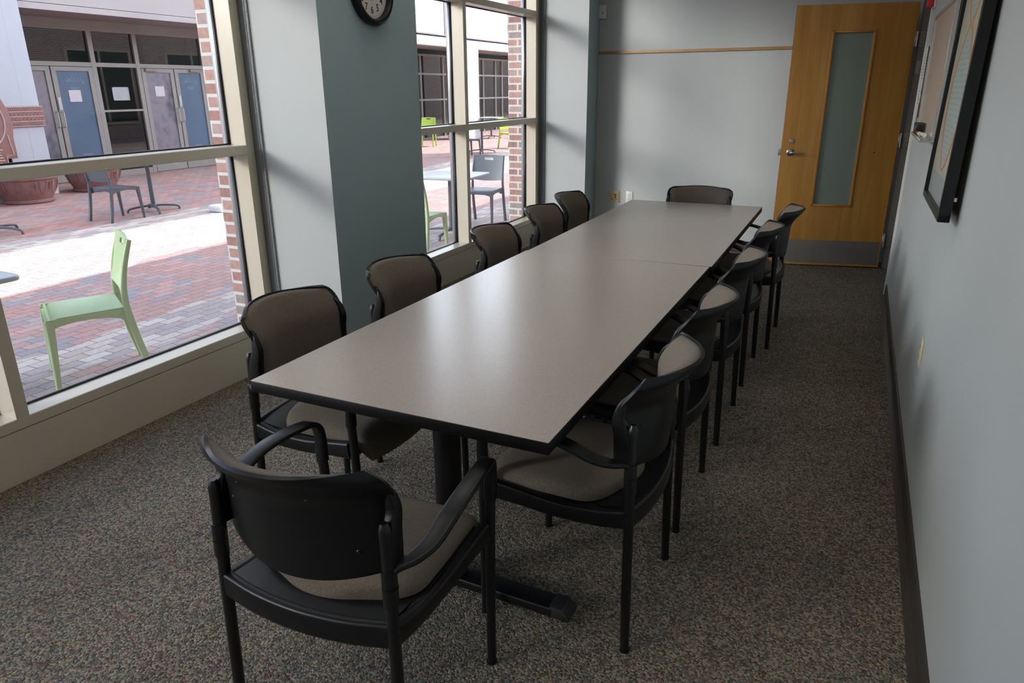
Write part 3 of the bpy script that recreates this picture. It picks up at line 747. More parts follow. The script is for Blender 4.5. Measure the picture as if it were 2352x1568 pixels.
wb = on_right('whiteboard', 4.62, 1.575, 'thin aluminium-edged whiteboard on the right wall between poster and door', 'whiteboard')
hw, hh = .60, .305
m = MB(); m.box((-hw,-.022,-hh),(hw,-.012,hh)); m.build('writing_surface', plain('whiteboard_door_tint', (.66,.57,.50), .16, var=.02, spec=.7), wb, smooth=False)  # pinkish beige of the door's reflection is put into the board colour
m = MB()
for lo, hi in (((-hw-.008,-.028,-hh),(-hw+.006,-.010,hh)), ((hw-.006,-.028,-hh),(hw+.008,-.010,hh)), ((-hw,-.028,-hh-.008),(hw,-.010,-hh+.006)), ((-hw,-.028,hh-.006),(hw,-.010,hh+.012))): m.box(lo, hi, .001, 1)
m.build('frame', M['aluminium'], wb)
m = MB(); m.box((-hw*.2,-.075,-hh-.012),(hw,-.02,-hh-.006), .001,1); m.box((-hw*.2,-.077,-hh-.012),(hw,-.074,-hh+.002)); m.build('tray', M['aluminium'], wb)
m = MB(); m.box((-hw+.02,-.012,-hh+.02),(hw-.02,0,hh-.02)); m.build('backing', M['dark_hole'], wb)
er = on_right('board_eraser', 4.63, 1.2925, 'black felt eraser lying on the whiteboard tray', 'eraser')
m = MB(); m.box((-.06,-.073,-.026),(.06,-.030,.022), .006, 2); m.build('felt', M['black'], er); m = MB(); m.box((-.062,-.074,.016),(.062,-.029,.030), .005, 2); m.build('grip', M['rubber'], er)
for i, (y, c, nm) in enumerate(((4.50, M['red'], 'marker with red band and white cap on the whiteboard tray'), (4.38, M['white_plastic'], 'white capped marker nearest the poster on the whiteboard tray'))):
    r = on_right('marker_pen', y, 1.274, nm, 'marker')
    m = MB(); m.tube([(-.05,-.060+.014*i,0),(.035,-.056+.014*i,0)], .0085, 12); m.build('barrel', c, r)
    m = MB(); m.tube([(.035,-.056+.014*i,0),(.066,-.054+.014*i,0)], .0105, 12); m.build('cap', M['white_plastic'], r)
    m = MB(); m.tube([(-.07,-.062+.014*i,0),(-.05,-.060+.014*i,0)], .009, 12); m.build('end_cap', M['ink'], r)
sg = on_right('notice_holder', 5.72, 1.53, 'narrow grey-white notice in a holder on the right wall beside the doorway', 'notice')
m = MB(); m.box((-.14,-.012,-.215),(.14,-.002,.215), .001,1); m.build('sheet', M['paper'], sg)
m = MB(); m.box((.14,-.014,-.215),(.146,-.002,.215)); m.build('holder_edge', M['ink'], sg)
m = MB()
for k in range(9): m.box((-.10,-.0128,.17-.018*k),(.06+.03*((k*7)%3)/2,-.0118,.176-.018*k))
for k in range(5): m.box((-.10,-.0128,-.06-.018*k),(.05,-.0118,-.054-.018*k))
m.build('print_lines', M['grey_ink'], sg)
m = MB(); m.box((-.02,-.0130,-.055),(.02,-.0118,-.015)); m.build('yellow_mark', plain('yellow_print', (.60,.50,.05), .6), sg)
rd = on_right('pointer_stick', 5.26, 1.36, 'thin dark pointer leaning on the wall beside the whiteboard', 'pointer')
m = MB(); m.tube([(0,-.034,-.09),(.006,-.034,.10)], .004, 8); m.build('rod', M['jamb'], rd); m = MB(); m.tube([(.004,-.034,.05),(.006,-.034,.10)], .006, 8); m.build('grip', M['kick'], rd)
sw = on_right('light_switch', 5.80, 1.215, 'cream light switch plate on the right wall by the doorway', 'switch')
m = MB(); m.box((-.058,-.007,-.058),(.058,0,.058), .002); m.build('plate', M['cream'], sw)
for x in (-.024,.024):
    m = MB(); m.box((x-.005,-.016,-.010),(x+.005,-.006,.012), .001); m.build('toggle', M['cream'], sw)
fa = on_right('fire_alarm', 5.86, 2.095, 'red fire alarm pull station high by the doorway', 'fire alarm')
m = MB(); m.box((-.060,-.050,-.100),(.060,-.006,.100), .006, 2); m.build('body', M['red'], fa)
m = MB(); m.text('FIRE', .034, Matrix.Translation((0,-.0508,-.01)) @ Matrix.Rotation(R(90),4,'X') @ Matrix.Rotation(R(90),4,'Z'), depth=.0004, bold=.001); m.build('lettering', M['white_plastic'], fa, smooth=False)
m = MB(); m.box((-.066,-.012,-.108),(.066,0,.106), .003, 1); m.box((-.035,-.056,.040),(.035,-.048,.09), .003,1); m.build('back_plate', M['white_plastic'], fa)

# ------------------------------------------------------------------ outside: ground and buildings
m = MB(); m.box((-30, -16, G-.3), (-3.10, 60, G)); struct('ground', m, M['paving'])
m = MB(); m.box((-30, 60, G-.3), (12, 61, 8)); struct('exterior_end_wall', m, M['concrete'])
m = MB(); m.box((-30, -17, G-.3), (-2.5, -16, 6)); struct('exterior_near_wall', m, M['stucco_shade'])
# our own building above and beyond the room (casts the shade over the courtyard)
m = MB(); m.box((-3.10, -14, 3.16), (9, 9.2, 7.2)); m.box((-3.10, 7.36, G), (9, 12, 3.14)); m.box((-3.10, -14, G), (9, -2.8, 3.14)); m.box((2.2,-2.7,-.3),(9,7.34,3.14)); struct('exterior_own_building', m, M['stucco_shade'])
m = MB(); m.box((-3.0, -8, 12.6), (-2.7, 24, 27));  # added unseen wall on posts; the open slot below shapes the sunlit band
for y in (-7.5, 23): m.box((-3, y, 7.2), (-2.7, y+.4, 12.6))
struct('exterior_added_shade_wall', m, M['stucco_shade'])

# brick wing of our building farther along the court
m = MB(); m.box((-3.10, 12.0, G), (3, 58, 4.6)); o = struct('wall_brick_wing', m, M['brick_uv']); two_way_brick(o)
for k in range(6):
    y = 13.6+4.2*k; m = MB(); m.box((-3.16, y, .35), (-3.09, y+2.6, 3.0)); o = struct('exterior_wing_window', m, M['frame']); 
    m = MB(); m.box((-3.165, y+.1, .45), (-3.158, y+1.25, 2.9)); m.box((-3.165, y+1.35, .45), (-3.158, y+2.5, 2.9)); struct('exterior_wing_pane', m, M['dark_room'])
FX = -14.3
store = empty('storefront', (FX, 11.4, G)); tag(store, 'shaded storefront across the courtyard with blue-filmed double doors', 'storefront')
def sb(m, name, mat, parent=None, smooth=False):
    for v in m.bm.verts: v.co -= Vector((FX, 11.4, G))
    return m.build(name, mat, parent or store, smooth=smooth)
m = MB()
for a, b in ((9.15,9.22),(10.50,10.60),(11.535,11.63),(13.33,13.45)): m.box((FX-.1,a,G),(FX,b,2.66))
m.box((FX-.1,9.1,2.66),(FX,13.5,2.86)); m.box((FX-.1,9.1,1.995),(FX-.005,13.4,2.075)); m.box((FX-.1,10.6,1.115),(FX-.005,11.55,1.155)); m.box((FX-.1,10.55,G),(FX-.005,11.6,G+.12))
sb(m, 'frame', M['store_frame'])
m = MB()
for (a, b, c, d) in ((9.2,10.5,2.07,2.66),(10.6,11.54,2.07,2.66),(11.63,13.34,2.07,2.66),(10.6,11.54,1.155,2.0),(10.6,11.54,G+.12,1.12)):
    m.add([(FX-.05,a,c),(FX-.05,b,c),(FX-.05,b,d),(FX-.05,a,d)], [(0,1,2,3)])
sb(m, 'glazing', M['store_glass'])
def photo_poster():
    m, n, b = nt('photo_film'); setb(b, rough=.4)
    mp = coords(n, 'Object'); no = node(n, 'ShaderNodeTexNoise', Scale=2.6, Detail=5.0); n.links.new(mp.outputs[0], no.inputs['Vector'])
    r = ramp(n, [(.3,(.07,.075,.10)),(.45,(.20,.18,.22)),(.55,(.25,.21,.24)),(.7,(.12,.16,.27))]); n.links.new(no.outputs['Fac'], r.inputs['Fac']); n.links.new(r.outputs['Color'], b.inputs['Base Color']); return m
M['photo'] = photo_poster()
for i, (y0, y1, film, txt) in enumerate(((9.22, 9.60, 'photo', None), (9.62, 10.50, 'poster_blue', 'CAROLINA'), (11.64, 12.48, 'photo', None), (12.50, 13.34, 'poster_blue', 'CAROLINA'))):
    lw = .10; g0 = y0+lw if i else y0; g1 = y1-lw
    m = MB()
    m.box((FX-.06,y0+.004,G+.01),(FX+.0,g0,1.985)) if g0 > y0+.005 else None
    m.box((FX-.06,g1,G+.01),(FX+.0,y1-.004,1.985)); m.box((FX-.06,g0,1.905),(FX,g1,1.985)); m.box((FX-.06,g0,G+.01),(FX,g1,G+.22))
    lf = sb(m, 'door_leaf', M['store_frame'])
    m = MB(); m.box((FX-.035,g0,G+.22),(FX-.022,g1,1.905)); sb(m, 'door_film', M[film], lf)
    if txt:
        cy = (g0+g1)/2; w = g1-g0
        m = MB()
        for k, chx in enumerate(txt):
            a = (k-(len(txt)-1)/2)*.155
            m.text(chx, .115, Matrix.Translation((FX-.020, cy+w*.62*sin(a)*.95, 1.745-.42*w*(1-cos(a))*1.6)) @ Matrix.Rotation(-a,4,'X') @ FACE, depth=.001)
        for k in range(3): m.box((FX-.0215, cy-.11+.02*k, 1.60-.02*k-.004), (FX-.0195, cy+.11-.02*k, 1.606-.02*k))
        m.box((FX-.0215, cy-.10, .30), (FX-.0195, cy+.10, .325)); sb(m, 'lettering', M['faint'], lf)
    hy = (y1-.05) if i in (0,2) else (y0+.05)
    m = MB(); m.tube([(FX+.0,hy,.86),(FX+.06,hy,.87),(FX+.06,hy,1.14),(FX+.0,hy,1.15)], .012, 8); sb(m, 'handle', M['frame_metal'], lf)
    if i in (1,3):
        m = MB(); m.box((FX, hy-.03, 1.19), (FX+.012, hy+.03, 1.42)); sb(m, 'lock_plate', M['frame_metal'], lf)
    if i in (2,3):
        m = MB(); m.box((FX, y0+.08 if i == 2 else y1-.42, 1.93), (FX+.05, y0+.38 if i == 2 else y1-.1, 1.985)); sb(m, 'door_closer', M['stucco_shade'], lf)
for (a, b, c, d, x, lb) in ((9.907,10.161,1.33,1.55,FX-.018,'white paper notice taped on the blue door left of the centre pane'), (11.93,12.17,1.41,1.62,FX-.018,'white paper notice taped on the dark photo-covered door')):
    m = MB(); m.box((x,a,c),(x+.002,b,d))
    for k in range(5): m.box((x+.002,a+.04,d-.05-.028*k),(x+.0026,b-.05,d-.045-.028*k), mat=None)
    o = m.build('paper_notice', M['paper'], smooth=False); tag(o, lb, 'notice')
m = MB()
for lo, hi in (((FX-.045,10.89,1.34),(FX-.04,11.28,1.355)), ((FX-.045,10.89,1.59),(FX-.04,11.28,1.605)), ((FX-.045,10.89,1.34),(FX-.04,10.905,1.605)), ((FX-.045,11.265,1.34),(FX-.04,11.28,1.605))): m.box(lo, hi)
m.box((FX-.048,10.905,1.355),(FX-.046,11.265,1.59), mat=None)
o = m.build('window_sign', plain('sign_frame', (.40,.43,.44), .5), smooth=False); tag(o, 'small rectangular sign in the storefront window between the doors', 'sign')
# dim shop interior behind the glass
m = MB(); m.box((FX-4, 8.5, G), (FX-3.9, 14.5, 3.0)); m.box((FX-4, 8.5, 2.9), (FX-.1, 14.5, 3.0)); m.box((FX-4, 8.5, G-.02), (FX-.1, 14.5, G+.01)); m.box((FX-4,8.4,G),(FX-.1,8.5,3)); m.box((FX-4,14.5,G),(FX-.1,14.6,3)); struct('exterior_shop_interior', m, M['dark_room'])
# soffit, fascia beam and upper walls of the building across the court
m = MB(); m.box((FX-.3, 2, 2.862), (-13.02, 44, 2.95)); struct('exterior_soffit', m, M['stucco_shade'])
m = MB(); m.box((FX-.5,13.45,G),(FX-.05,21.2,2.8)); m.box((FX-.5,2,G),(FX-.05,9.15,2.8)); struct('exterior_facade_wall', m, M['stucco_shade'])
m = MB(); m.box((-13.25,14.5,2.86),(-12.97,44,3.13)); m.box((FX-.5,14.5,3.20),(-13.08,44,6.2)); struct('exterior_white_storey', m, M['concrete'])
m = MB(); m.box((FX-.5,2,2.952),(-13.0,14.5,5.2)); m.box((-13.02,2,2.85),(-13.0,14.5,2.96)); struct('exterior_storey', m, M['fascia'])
m = MB(); m.box((-13.09,27.5,3.5),(-13.07,28.15,6.0)); o = m.build('exterior_window_slot', M['dark_room'], smooth=False); o['kind']='structure'
m = MB(); m.box((-13.1,15,3.17),(-12.93,44,3.21)); m.box((-13.1,22.6,3.21),(-13.05,22.66,7.4)); struct('exterior_ledge', m, M['stucco_shade'])
# far glazed shopfront seen through the second window
fs = empty('gridded_shopfront', (FX, 28, G)); tag(fs, 'far gridded shopfront under the white upper storey, seen through second window', 'storefront')
def fb(m, name, mat):
    for v in m.bm.verts: v.co -= Vector((FX, 28, G))
    return m.build(name, mat, fs, smooth=False)
m = MB()
for a in (21.2,22.95,24.5,26.2,27.72,28.84,29.47,30.5,31.6,33.0,34.5): m.box((FX-.08,a,G),(FX,a+.07,2.68))
for z in (1.13,2.0,2.62,G): m.box((FX-.08,21.2,z),(FX-.004,36,z+.06))
fb(m, 'frame', M['store_frame'])
m = MB(); m.add([(FX-.05,21.2,G),(FX-.05,36,G),(FX-.05,36,2.7),(FX-.05,21.2,2.7)], [(0,1,2,3)]); fb(m, 'glazing', M['store_glass'])
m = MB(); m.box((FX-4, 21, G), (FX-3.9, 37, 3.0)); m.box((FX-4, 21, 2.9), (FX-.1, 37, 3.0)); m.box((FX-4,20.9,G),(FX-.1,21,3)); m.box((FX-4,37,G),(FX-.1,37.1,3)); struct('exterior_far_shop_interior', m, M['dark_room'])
# courtyard columns
def column(x, y, w, label):
    r = empty('courtyard_column', (x, y, G)); tag(r, label, 'column', 'white courtyard columns')
    m = MB(); H = 3.06-G
    for lo, hi in (((-w/2,-w/2,0),(-.035,w/2,H)), ((.035,-w/2,0),(w/2,w/2,H))): m.box(lo, hi, .01, 1)
    m.box((-.036,-w/2+.03,0),(.036,w/2-.03,H))
    for lo, hi in (((-w/2+.0,-w/2,0),(w/2,-.035,H)), ((-w/2,.035,0),(w/2,w/2,H))): m.box((lo[0]+.0,lo[1],lo[2]),(hi[0]+.002,hi[1],hi[2]), .01, 1)
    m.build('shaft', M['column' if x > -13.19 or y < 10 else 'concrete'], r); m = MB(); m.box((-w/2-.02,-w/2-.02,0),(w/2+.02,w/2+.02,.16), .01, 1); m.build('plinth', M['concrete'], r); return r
column(-13.2, 8.0, .66, 'white column behind the terracotta plaque, across the courtyard')
column(-13.2, 24.0, .85, 'white column below the upper storey, seen through the second window')
# ------------------------------------------------------------------ terracotta plaque on the near column
pq = empty('terracotta_plaque', (-12.68, 7.15, 1.15)); tag(pq, 'terracotta relief plaque with pale floral oval mounted on the white column', 'plaque')
m = MB()
out = [(-.25,.62),(.27,.62),(.27,.42),(.38,.30),(.46,.10),(.50,-.12),(.46,-.34),(.46,-.66),(.30,-.66),(.30,-.9),(-.30,-.9),(-.30,-.66),(-.46,-.66),(-.46,-.34),(-.50,-.12),(-.46,.10),(-.38,.30),(-.25,.42)]
m.prism(out, 'x', -.10, .10, .02, seg=2); m.build('slab', M['terracotta'], pq)
m = MB()
def ovp(a, rx, rz, x=.102): return (x, rx*cos(a), -.08+rz*sin(a))
m.tube([ovp(2*pi*k/40,.36,.40) for k in range(41)], .012, 6)
m.tube([(.102,.25,.60),(.102,.25,.44),(.102,.33,.30)], .010, 6); m.tube([(.102,.36,-.28),(.102,.40,-.60),(.102,.28,-.62),(.102,.28,-.88)], .010, 6); m.tube([(.102,-.36,-.28),(.102,-.40,-.60),(.102,-.28,-.62),(.102,-.28,-.88)], .010, 6)
random.seed(3)
for k in range(4):
    a0 = R(40+50*k); m.tube(bez([(.102,0,-.35),(.104,.10*cos(a0),-.15),(.104,.22*cos(a0),.12),(.104,.24*cos(a0)+.05,.22)], 12), .009, 6)
for k in range(22):
    a = random.uniform(0,2*pi); rr = random.uniform(.08,.9); m.lathe([(0,.012),(.022,.008),(.030,0)], (0,0,0), 8, mtx=Matrix.Translation((.10,.30*rr*cos(a),-.06+.33*rr*sin(a)))@RY)
m.build('floral_relief', M['terra_light'], pq)
m = MB()
for k in range(9): m.box((.10,-.24,-.52-.042*k),(.106,.24-.05*((k*3)%4)/3,-.504-.042*k))
m.build('inscription', M['terra_light'], pq)
bd = empty('terracotta_band', (-12.868, 7.95, 1.13)); tag(bd, 'carved terracotta band with zigzag rows wrapping the white column', 'plaque')
m = MB(); m.box((.0,-.36,-.165),(.03,.42,.165), .01, 1); m.box((-.40,.382,-.165),(.0,.42,.165), .01, 1); m.build('band', M['terracotta'], bd)
m = MB()
for z in (-.155,-.08,0,.08,.155): m.box((.03,-.34,z-.006),(.036,.40,z+.006))
for row, z in enumerate((-.12,-.04,.04,.12)):
    pts = []
    for k in range(23): pts.append((.033,-.34+.033*k, z+(.022 if k % 2 else -.022)))
    m.tube(pts, .005, 5)
    if row in (0,3): m.tube([(p[0],p[1],2*z-p[2]) for p in pts], .005, 5)
m.build('zigzag_relief', M['terra_light'], bd)
# ------------------------------------------------------------------ terracotta planters
def planter():
    r = empty('terracotta_planter')
    m = MB(); m.lathe([(0,0),(.40,0),(.42,.02),(.42,.05),(.40,.07),(.46,.20),(.50,.34),(.51,.42),(.54,.44),(.55,.50),(.54,.56),(.48,.57),(.46,.50),(0,.49)], seg=36); m.build('pot', M['terracotta'], r)
    m = MB()
    for k in range(12):
        a = 2*pi*k/12; pts = []
        for t in range(11):
            th = pi*t/10; aa = a+.13*cos(th); z = .40-.22*sin(th) if True else 0
            rad = .405+.105*min(1,max(0,(z-.07)/.35))+.012; pts.append((rad*cos(aa), rad*sin(aa), z))
        m.tube(pts, .012, 5)
        m.tube([(.525*cos(a+.26),.525*sin(a+.26),.38),(.49*cos(a+.26),.49*sin(a+.26),.24)], lambda t: .016*(1-.6*t), 5)
    m.build('swag_relief', M['terracotta'], r); return r
pl = planter(); pl.scale = (.88,.88,.88); pl.location = (-12.36, 7.50, G); tag(pl, 'terracotta planter with arched relief beside the foot of the white column', 'planter', 'terracotta planters across the courtyard')
p2 = copy_tree(pl); p2.location = (-12.75, 8.98, G); tag(p2, 'terracotta planter behind the grey chair, right of the white column', 'planter', 'terracotta planters across the courtyard')
p3 = copy_tree(pl); p3.location = (-13.5, 6.85, G); tag(p3, 'terracotta planter partly hidden at the edge of the left window', 'planter', 'terracotta planters across the courtyard')

# ------------------------------------------------------------------ patio chairs
def patio_chair(mat):
    r = empty('patio_chair')
    def seat(u, v):
        x = u*(.205+.015*v); y = -.20+.42*v
        z = .452 - .014*(1-u*u)*sin(pi*min(1,v*1.1)) - .030*max(0,(v-.8)/.2)**2 + .006*(1-v)
        return (x, y, z)
    m = MB(); m.shell(seat, 14, 14, .012)
    # apron with arched underside on three sides
    def apron(p0, p1, n=14):
        for s_ in (0,):
            pass
        V = []; F = []
        d = Vector(p1)-Vector(p0); nrm = Vector((d.y,-d.x,0)).normalized()*.014
        for i in range(n+1):
            t = i/n; b = Vector(p0)+d*t; drop = .075-.040*sin(pi*t)**.6
            for q in (b, b+nrm):
                V += [Vector((q.x,q.y,.448)), Vector((q.x,q.y,.452-drop))]
        for i in range(n):
            a = i*4; F += [(a,a+1,a+5,a+4),(a+2,a+6,a+7,a+3),(a,a+4,a+6,a+2),(a+1,a+3,a+7,a+5)]
        F += [(0,2,3,1),(n*4,n*4+1,n*4+3,n*4+2)]
        vs, fs = m.add(V, F); bmesh.ops.recalc_face_normals(m.bm, faces=fs)
    apron((-.215,-.20,0),(-.225,.215,0)); apron((.225,.215,0),(.215,-.20,0)); apron((-.21,.205,0),(.21,.205,0)); apron((.205,-.195,0),(-.205,-.195,0))
    m.build('seat', mat, r, angle=50)
    def back(u, v):
        z = .555+.315*v - .012*(1-u*u)*(1-v)+.006*(1-u*u)*v; w = .205+.008*v
        if v > .93: w -= .012*((v-.93)/.07)
        return (u*w, -.212-.078*v-.012*(1-u*u), z)
    m = MB(); m.shell(back, 20, 20, .012, skip=lambda i, j: 7 <= i <= 12 and 16 <= j <= 17)
    m.build('backrest', mat, r, angle=50)
    for s in (-1, 1):
        m = MB(); m.sweep(bez([(s*.222,-.300,0),(s*.222,-.255,.20),(s*.220,-.222,.42),(s*.216,-.218,.55),(s*.213,-.244,.70),(s*.209,-.296,.866)], 24), lambda i,t: rrect(.034-.010*t, .046-.016*t, .009, 2)); m.build('leg', mat, r, angle=50)
        m = MB(); m.sweep(bez([(s*.222,.225,0),(s*.218,.212,.22),(s*.212,.200,.44)], 12), lambda i,t: rrect(.030+.014*t, .030+.018*t, .009, 2)); m.build('leg', mat, r, angle=50)
    return r
def pc_place(r, x, y, rz, label, group, name='patio_chair'):
    r.location = (x, y, G); r.rotation_euler = (0,0,R(rz)); tag(r, label, 'chair', group); return r
gA = pc_place(patio_chair(M['green']), -4.27, 2.77, 150, 'pale green resin patio chair just outside the large left window', 'green patio chairs')
gB = pc_place(copy_tree(gA), -4.22, 6.60, 5, 'pale green patio chair partly hidden by the pillar, under the white patio table', 'green patio chairs')
lime = patio_chair(M['green_bright'])
pc_place(lime, -12.5, 20.3, 200, 'lime green patio chair far across the court, beside the blue pillar edge', 'lime patio chairs')
pc_place(copy_tree(lime), -9.7, 20.5, 250, 'lime green patio chair far away, cut off by the brick pier', 'lime patio chairs')
gy = patio_chair(M['grey_resin']); gp = 'dark grey patio chairs'
pc_place(gy, -9.43, 6.92, 0, 'dark grey patio chair in the shade in front of a terracotta planter', gp)
for (x, y, rz, lb) in ((-4.50, 8.62, 186, 'grey patio chair with slotted back close outside the second window'),
                       (-9.55, 17.6, 330, 'dark grey patio chair far off, behind the mullion of second window'),
                       (-11.4, 24.9, 60, 'dark grey patio chair at the farthest table, seen through second window'),
                       (-12.35, 6.35, 80, 'dark patio chair leg at the extreme edge of the left window')):
    pc_place(copy_tree(gy), x, y, rz, lb, gp)
# pedestal tables
def patio_table(sz=.76):
    r = empty('patio_table')
    m = MB(); m.prism(rrect(sz, sz, .05, 5), 'z', .712, .742, .010, seg=3); m.build('tabletop', M['table_grey'], r)
    m = MB(); m.tube([(0,0,.10),(0,0,.70)], lambda t: .032-.004*t, 16); m.lathe([(.05,0),(.045,.03),(.033,.05)], (0,0,.06), 16); m.build('pole', M['grey_resin'], r)
    m = MB(); m.prism([(-.14,-.03),(.14,-.03),(.14,.03),(.03,.03),(.03,.14),(-.03,.14),(-.03,.03),(-.14,.03)], 'z', .685, .712); m.build('top_bracket', M['grey_resin'], r)
    for k in range(4):
        a = pi/2*k; c, s = cos(a), sin(a)
        m = MB(); m.sweep([(c*q, s*q, z) for q, z in ((.02,.085),(.10,.088),(.20,.080),(.30,.066),(.345,.052),(.36,.03),(.362,.004))], lambda i,t: rrect(.040-.010*t, .030-.004*t, .008, 2)); m.build('foot', M['grey_resin'], r)
    return r
tg = 'square pedestal patio tables'
pt = patio_table(); pt.location = (-9.58, 7.62, G); pt.rotation_euler = (0,0,R(62)); tag(pt, 'pedestal patio table whose star base stands behind the dark grey chair', 'table', tg)
for (x, y, rz, lb) in ((-9.9, 5.50, 20, 'pedestal patio table whose pole base shows at the left edge of left window'),
                       (-4.46, 7.72, 5, 'square white patio table close outside the second window'),
                       (-9.75, 18.75, 30, 'patio table far off with its pole just right of the second window mullion'),
                       (-12.4, 24.6, 10, 'farthest patio table, in front of the gridded shopfront'),
                       (-4.60, 2.06, -4, 'patio table with only a corner of its top showing left of green chair')):
    c = copy_tree(pt); c.location = (x, y, G); c.rotation_euler = (0,0,R(rz)); tag(c, lb, 'table', tg)
m = MB(); m.prism(rrect(.30,.20,.06,4), 'z', 0, .10, .03, seg=3); o = m.build('white_box', M['concrete']); o.location = (-8.62, 7.98, G); tag(o, 'small white rounded block on the paving beside the brick pier', 'block')

# ------------------------------------------------------------------ light
w = bpy.data.worlds.new('sky'); sc.world = w; w.use_nodes = True; n = w.node_tree
bg = n.nodes['Background']; sky = n.nodes.new('ShaderNodeTexSky'); sky.sky_type = 'NISHITA'; sky.sun_disc = False
SUN = Vector((.40, .30, .866)).normalized()
sky.sun_elevation = math.asin(SUN.z); sky.sun_rotation = math.atan2(SUN.x, SUN.y); sky.air_density = 1.2; sky.dust_density = 2.5; sky.altitude = 0

# sky plus an added lobe for light off sunlit facades, and added low haze
SKY = .42
tc = n.nodes.new('ShaderNodeTexCoord'); dt = n.nodes.new('ShaderNodeVectorMath'); dt.operation = 'DOT_PRODUCT'
GL = Vector((-.64,-.77,.275)).normalized(); dt.inputs[1].default_value = GL
nr = n.nodes.new('ShaderNodeVectorMath'); nr.operation='NORMALIZE'; n.links.new(tc.outputs['Generated'], nr.inputs[0]); n.links.new(nr.outputs[0], dt.inputs[0])
def lobe(a_in, a_out, amp, col):
    mr = n.nodes.new('ShaderNodeMapRange'); mr.interpolation_type = 'SMOOTHSTEP'
    mr.inputs['From Min'].default_value = cos(R(a_out)); mr.inputs['From Max'].default_value = cos(R(a_in)); n.links.new(dt.outputs['Value'], mr.inputs['Value'])
    v = n.nodes.new('ShaderNodeVectorMath'); v.operation='SCALE'; v.inputs[0].default_value = tuple(c*amp for c in col); n.links.new(mr.outputs[0], v.inputs['Scale']); return v.outputs[0]
def vadd(a, b):
    v = n.nodes.new('ShaderNodeVectorMath'); v.operation='ADD'; n.links.new(a, v.inputs[0]); n.links.new(b, v.inputs[1]); return v.outputs[0]
sk = n.nodes.new('ShaderNodeVectorMath'); sk.operation='SCALE'; sk.inputs['Scale'].default_value = SKY; n.links.new(sky.outputs[0], sk.inputs[0])
tot = vadd(vadd(sk.outputs[0], lobe(4.0, 9.0, 58, (1.0,.965,.91))), lobe(8, 34, 1.2, (1.0,.97,.92)))
sz = n.nodes.new('ShaderNodeSeparateXYZ'); n.links.new(nr.outputs[0], sz.inputs[0])
hz = n.nodes.new('ShaderNodeMapRange'); hz.interpolation_type='SMOOTHSTEP'; hz.inputs['From Min'].default_value=.80; hz.inputs['From Max'].default_value=.15; n.links.new(sz.outputs['Z'], hz.inputs['Value'])
hs = n.nodes.new('ShaderNodeVectorMath'); hs.operation='SCALE'; hs.inputs[0].default_value=(3.4,3.5,3.6)
ym = n.nodes.new('ShaderNodeMapRange'); ym.interpolation_type='SMOOTHSTEP'; ym.inputs['From Min'].default_value=-.1; ym.inputs['From Max'].default_value=.7; ym.inputs['To Min'].default_value=.28; n.links.new(sz.outputs['Y'], ym.inputs['Value'])
hm = n.nodes.new('ShaderNodeMath'); hm.operation='MULTIPLY'; n.links.new(hz.outputs[0], hm.inputs[0]); n.links.new(ym.outputs[0], hm.inputs[1]); n.links.new(hm.outputs[0], hs.inputs['Scale']); tot = vadd(tot, hs.outputs[0])
n.links.new(tot, bg.inputs[0]); bg.inputs[1].default_value = 1.0
sd = bpy.data.lights.new('sun', 'SUN'); sd.energy = 5; sd.angle = R(.6); sd.color = (1.0,.93,.84)
so = bpy.data.objects.new('sun', sd); COL.objects.link(so); so.rotation_euler = (-SUN).to_track_quat('-Z','Y').to_euler(); so.location = (5,5,20)
# portals guide sky light through the two windows
for (y0, y1) in ((-2.5, 2.95), (3.95, 6.8)):
    ld = bpy.data.lights.new('window_portal', 'AREA'); ld.shape = 'RECTANGLE'; ld.size = 2.75; ld.size_y = y1-y0; ld.cycles.is_portal = True
    lo = bpy.data.objects.new('window_portal', ld); COL.objects.link(lo); lo.location = (-3.10, (y0+y1)/2, 1.55); lo.rotation_euler = (0, R(-90), 0)

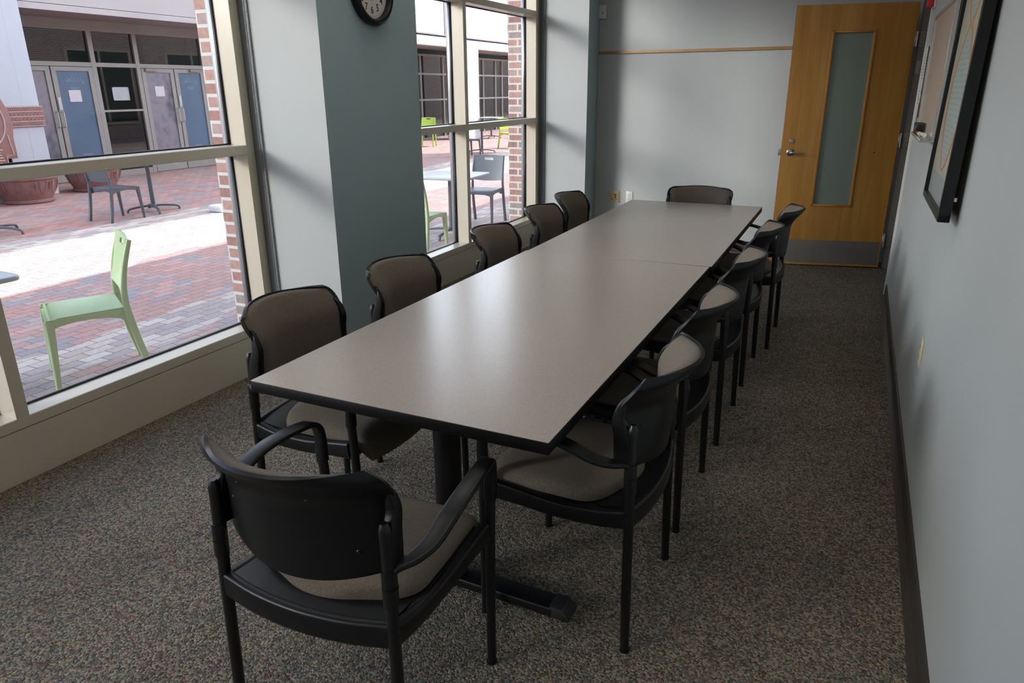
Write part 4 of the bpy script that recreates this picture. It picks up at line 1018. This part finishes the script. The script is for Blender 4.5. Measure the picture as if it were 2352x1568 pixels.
# added glowing panels at the ceiling, unseen, to fill the room's light
def fill_mat():
    m = bpy.data.materials.new('fill_glow'); m.use_nodes = True; n = m.node_tree; b = n.nodes['Principled BSDF']
    b.inputs['Emission Color'].default_value = (1.0,.95,.86,1); b.inputs['Emission Strength'].default_value = 2.3; return m
LM = fill_mat()
for x in (-2.05, -.65):
    for y in (-1.3, 1.0, 3.3):
        r = empty('fill_panel', (x, y, ZC)); tag(r, 'added glowing fill panel over the conference room, out of view', 'ceiling light', 'added fill panels')
        m = MB(); 
        for lo, hi in (((-.32,-.62,-.012),(-.29,.62,.0)), ((.29,-.62,-.012),(.32,.62,0)), ((-.29,-.62,-.012),(.29,-.59,0)), ((-.29,.59,-.012),(.29,.62,0))): m.box(lo, hi)
        m.build('frame', M['white_paint'], r)
        m = MB(); m.box((-.29,-.59,-.006),(.29,.59,-.001)); m.build('glow_sheet', LM, r, smooth=False)

# ------------------------------------------------------------------ camera
cam = bpy.data.cameras.new('camera'); co = bpy.data.objects.new('camera', cam); COL.objects.link(co); sc.camera = co
H_C, YAW, PIT, ROL, FPX = 1.511, R(25.290), R(19.310), R(-.441), 1655.5
cam.sensor_width = 36; cam.lens = FPX/2352*36; cam.clip_start = .05; cam.clip_end = 300
f = Vector((-sin(YAW)*cos(PIT), cos(YAW)*cos(PIT), -sin(PIT))); rt = Vector((cos(YAW), sin(YAW), 0)); up = rt.cross(f)
r2 = rt*cos(ROL)+up*sin(ROL); u2 = -rt*sin(ROL)+up*cos(ROL)
mm = Matrix(((r2.x,u2.x,-f.x,0),(r2.y,u2.y,-f.y,0),(r2.z,u2.z,-f.z,H_C),(0,0,0,1))); co.matrix_world = mm

vs = sc.view_settings; sc.display_settings.display_device = 'sRGB'; vs.view_transform = 'Standard'; vs.look = 'None'; vs.gamma = 1; vs.use_curve_mapping = False
vs.exposure = 0.16
cy = sc.cycles; cy.use_denoising = True; cy.max_bounces = 10; cy.diffuse_bounces = 6; cy.glossy_bounces = 4; cy.transparent_max_bounces = 12; cy.sample_clamp_indirect = 6; cy.caustics_reflective = False; cy.caustics_refractive = False
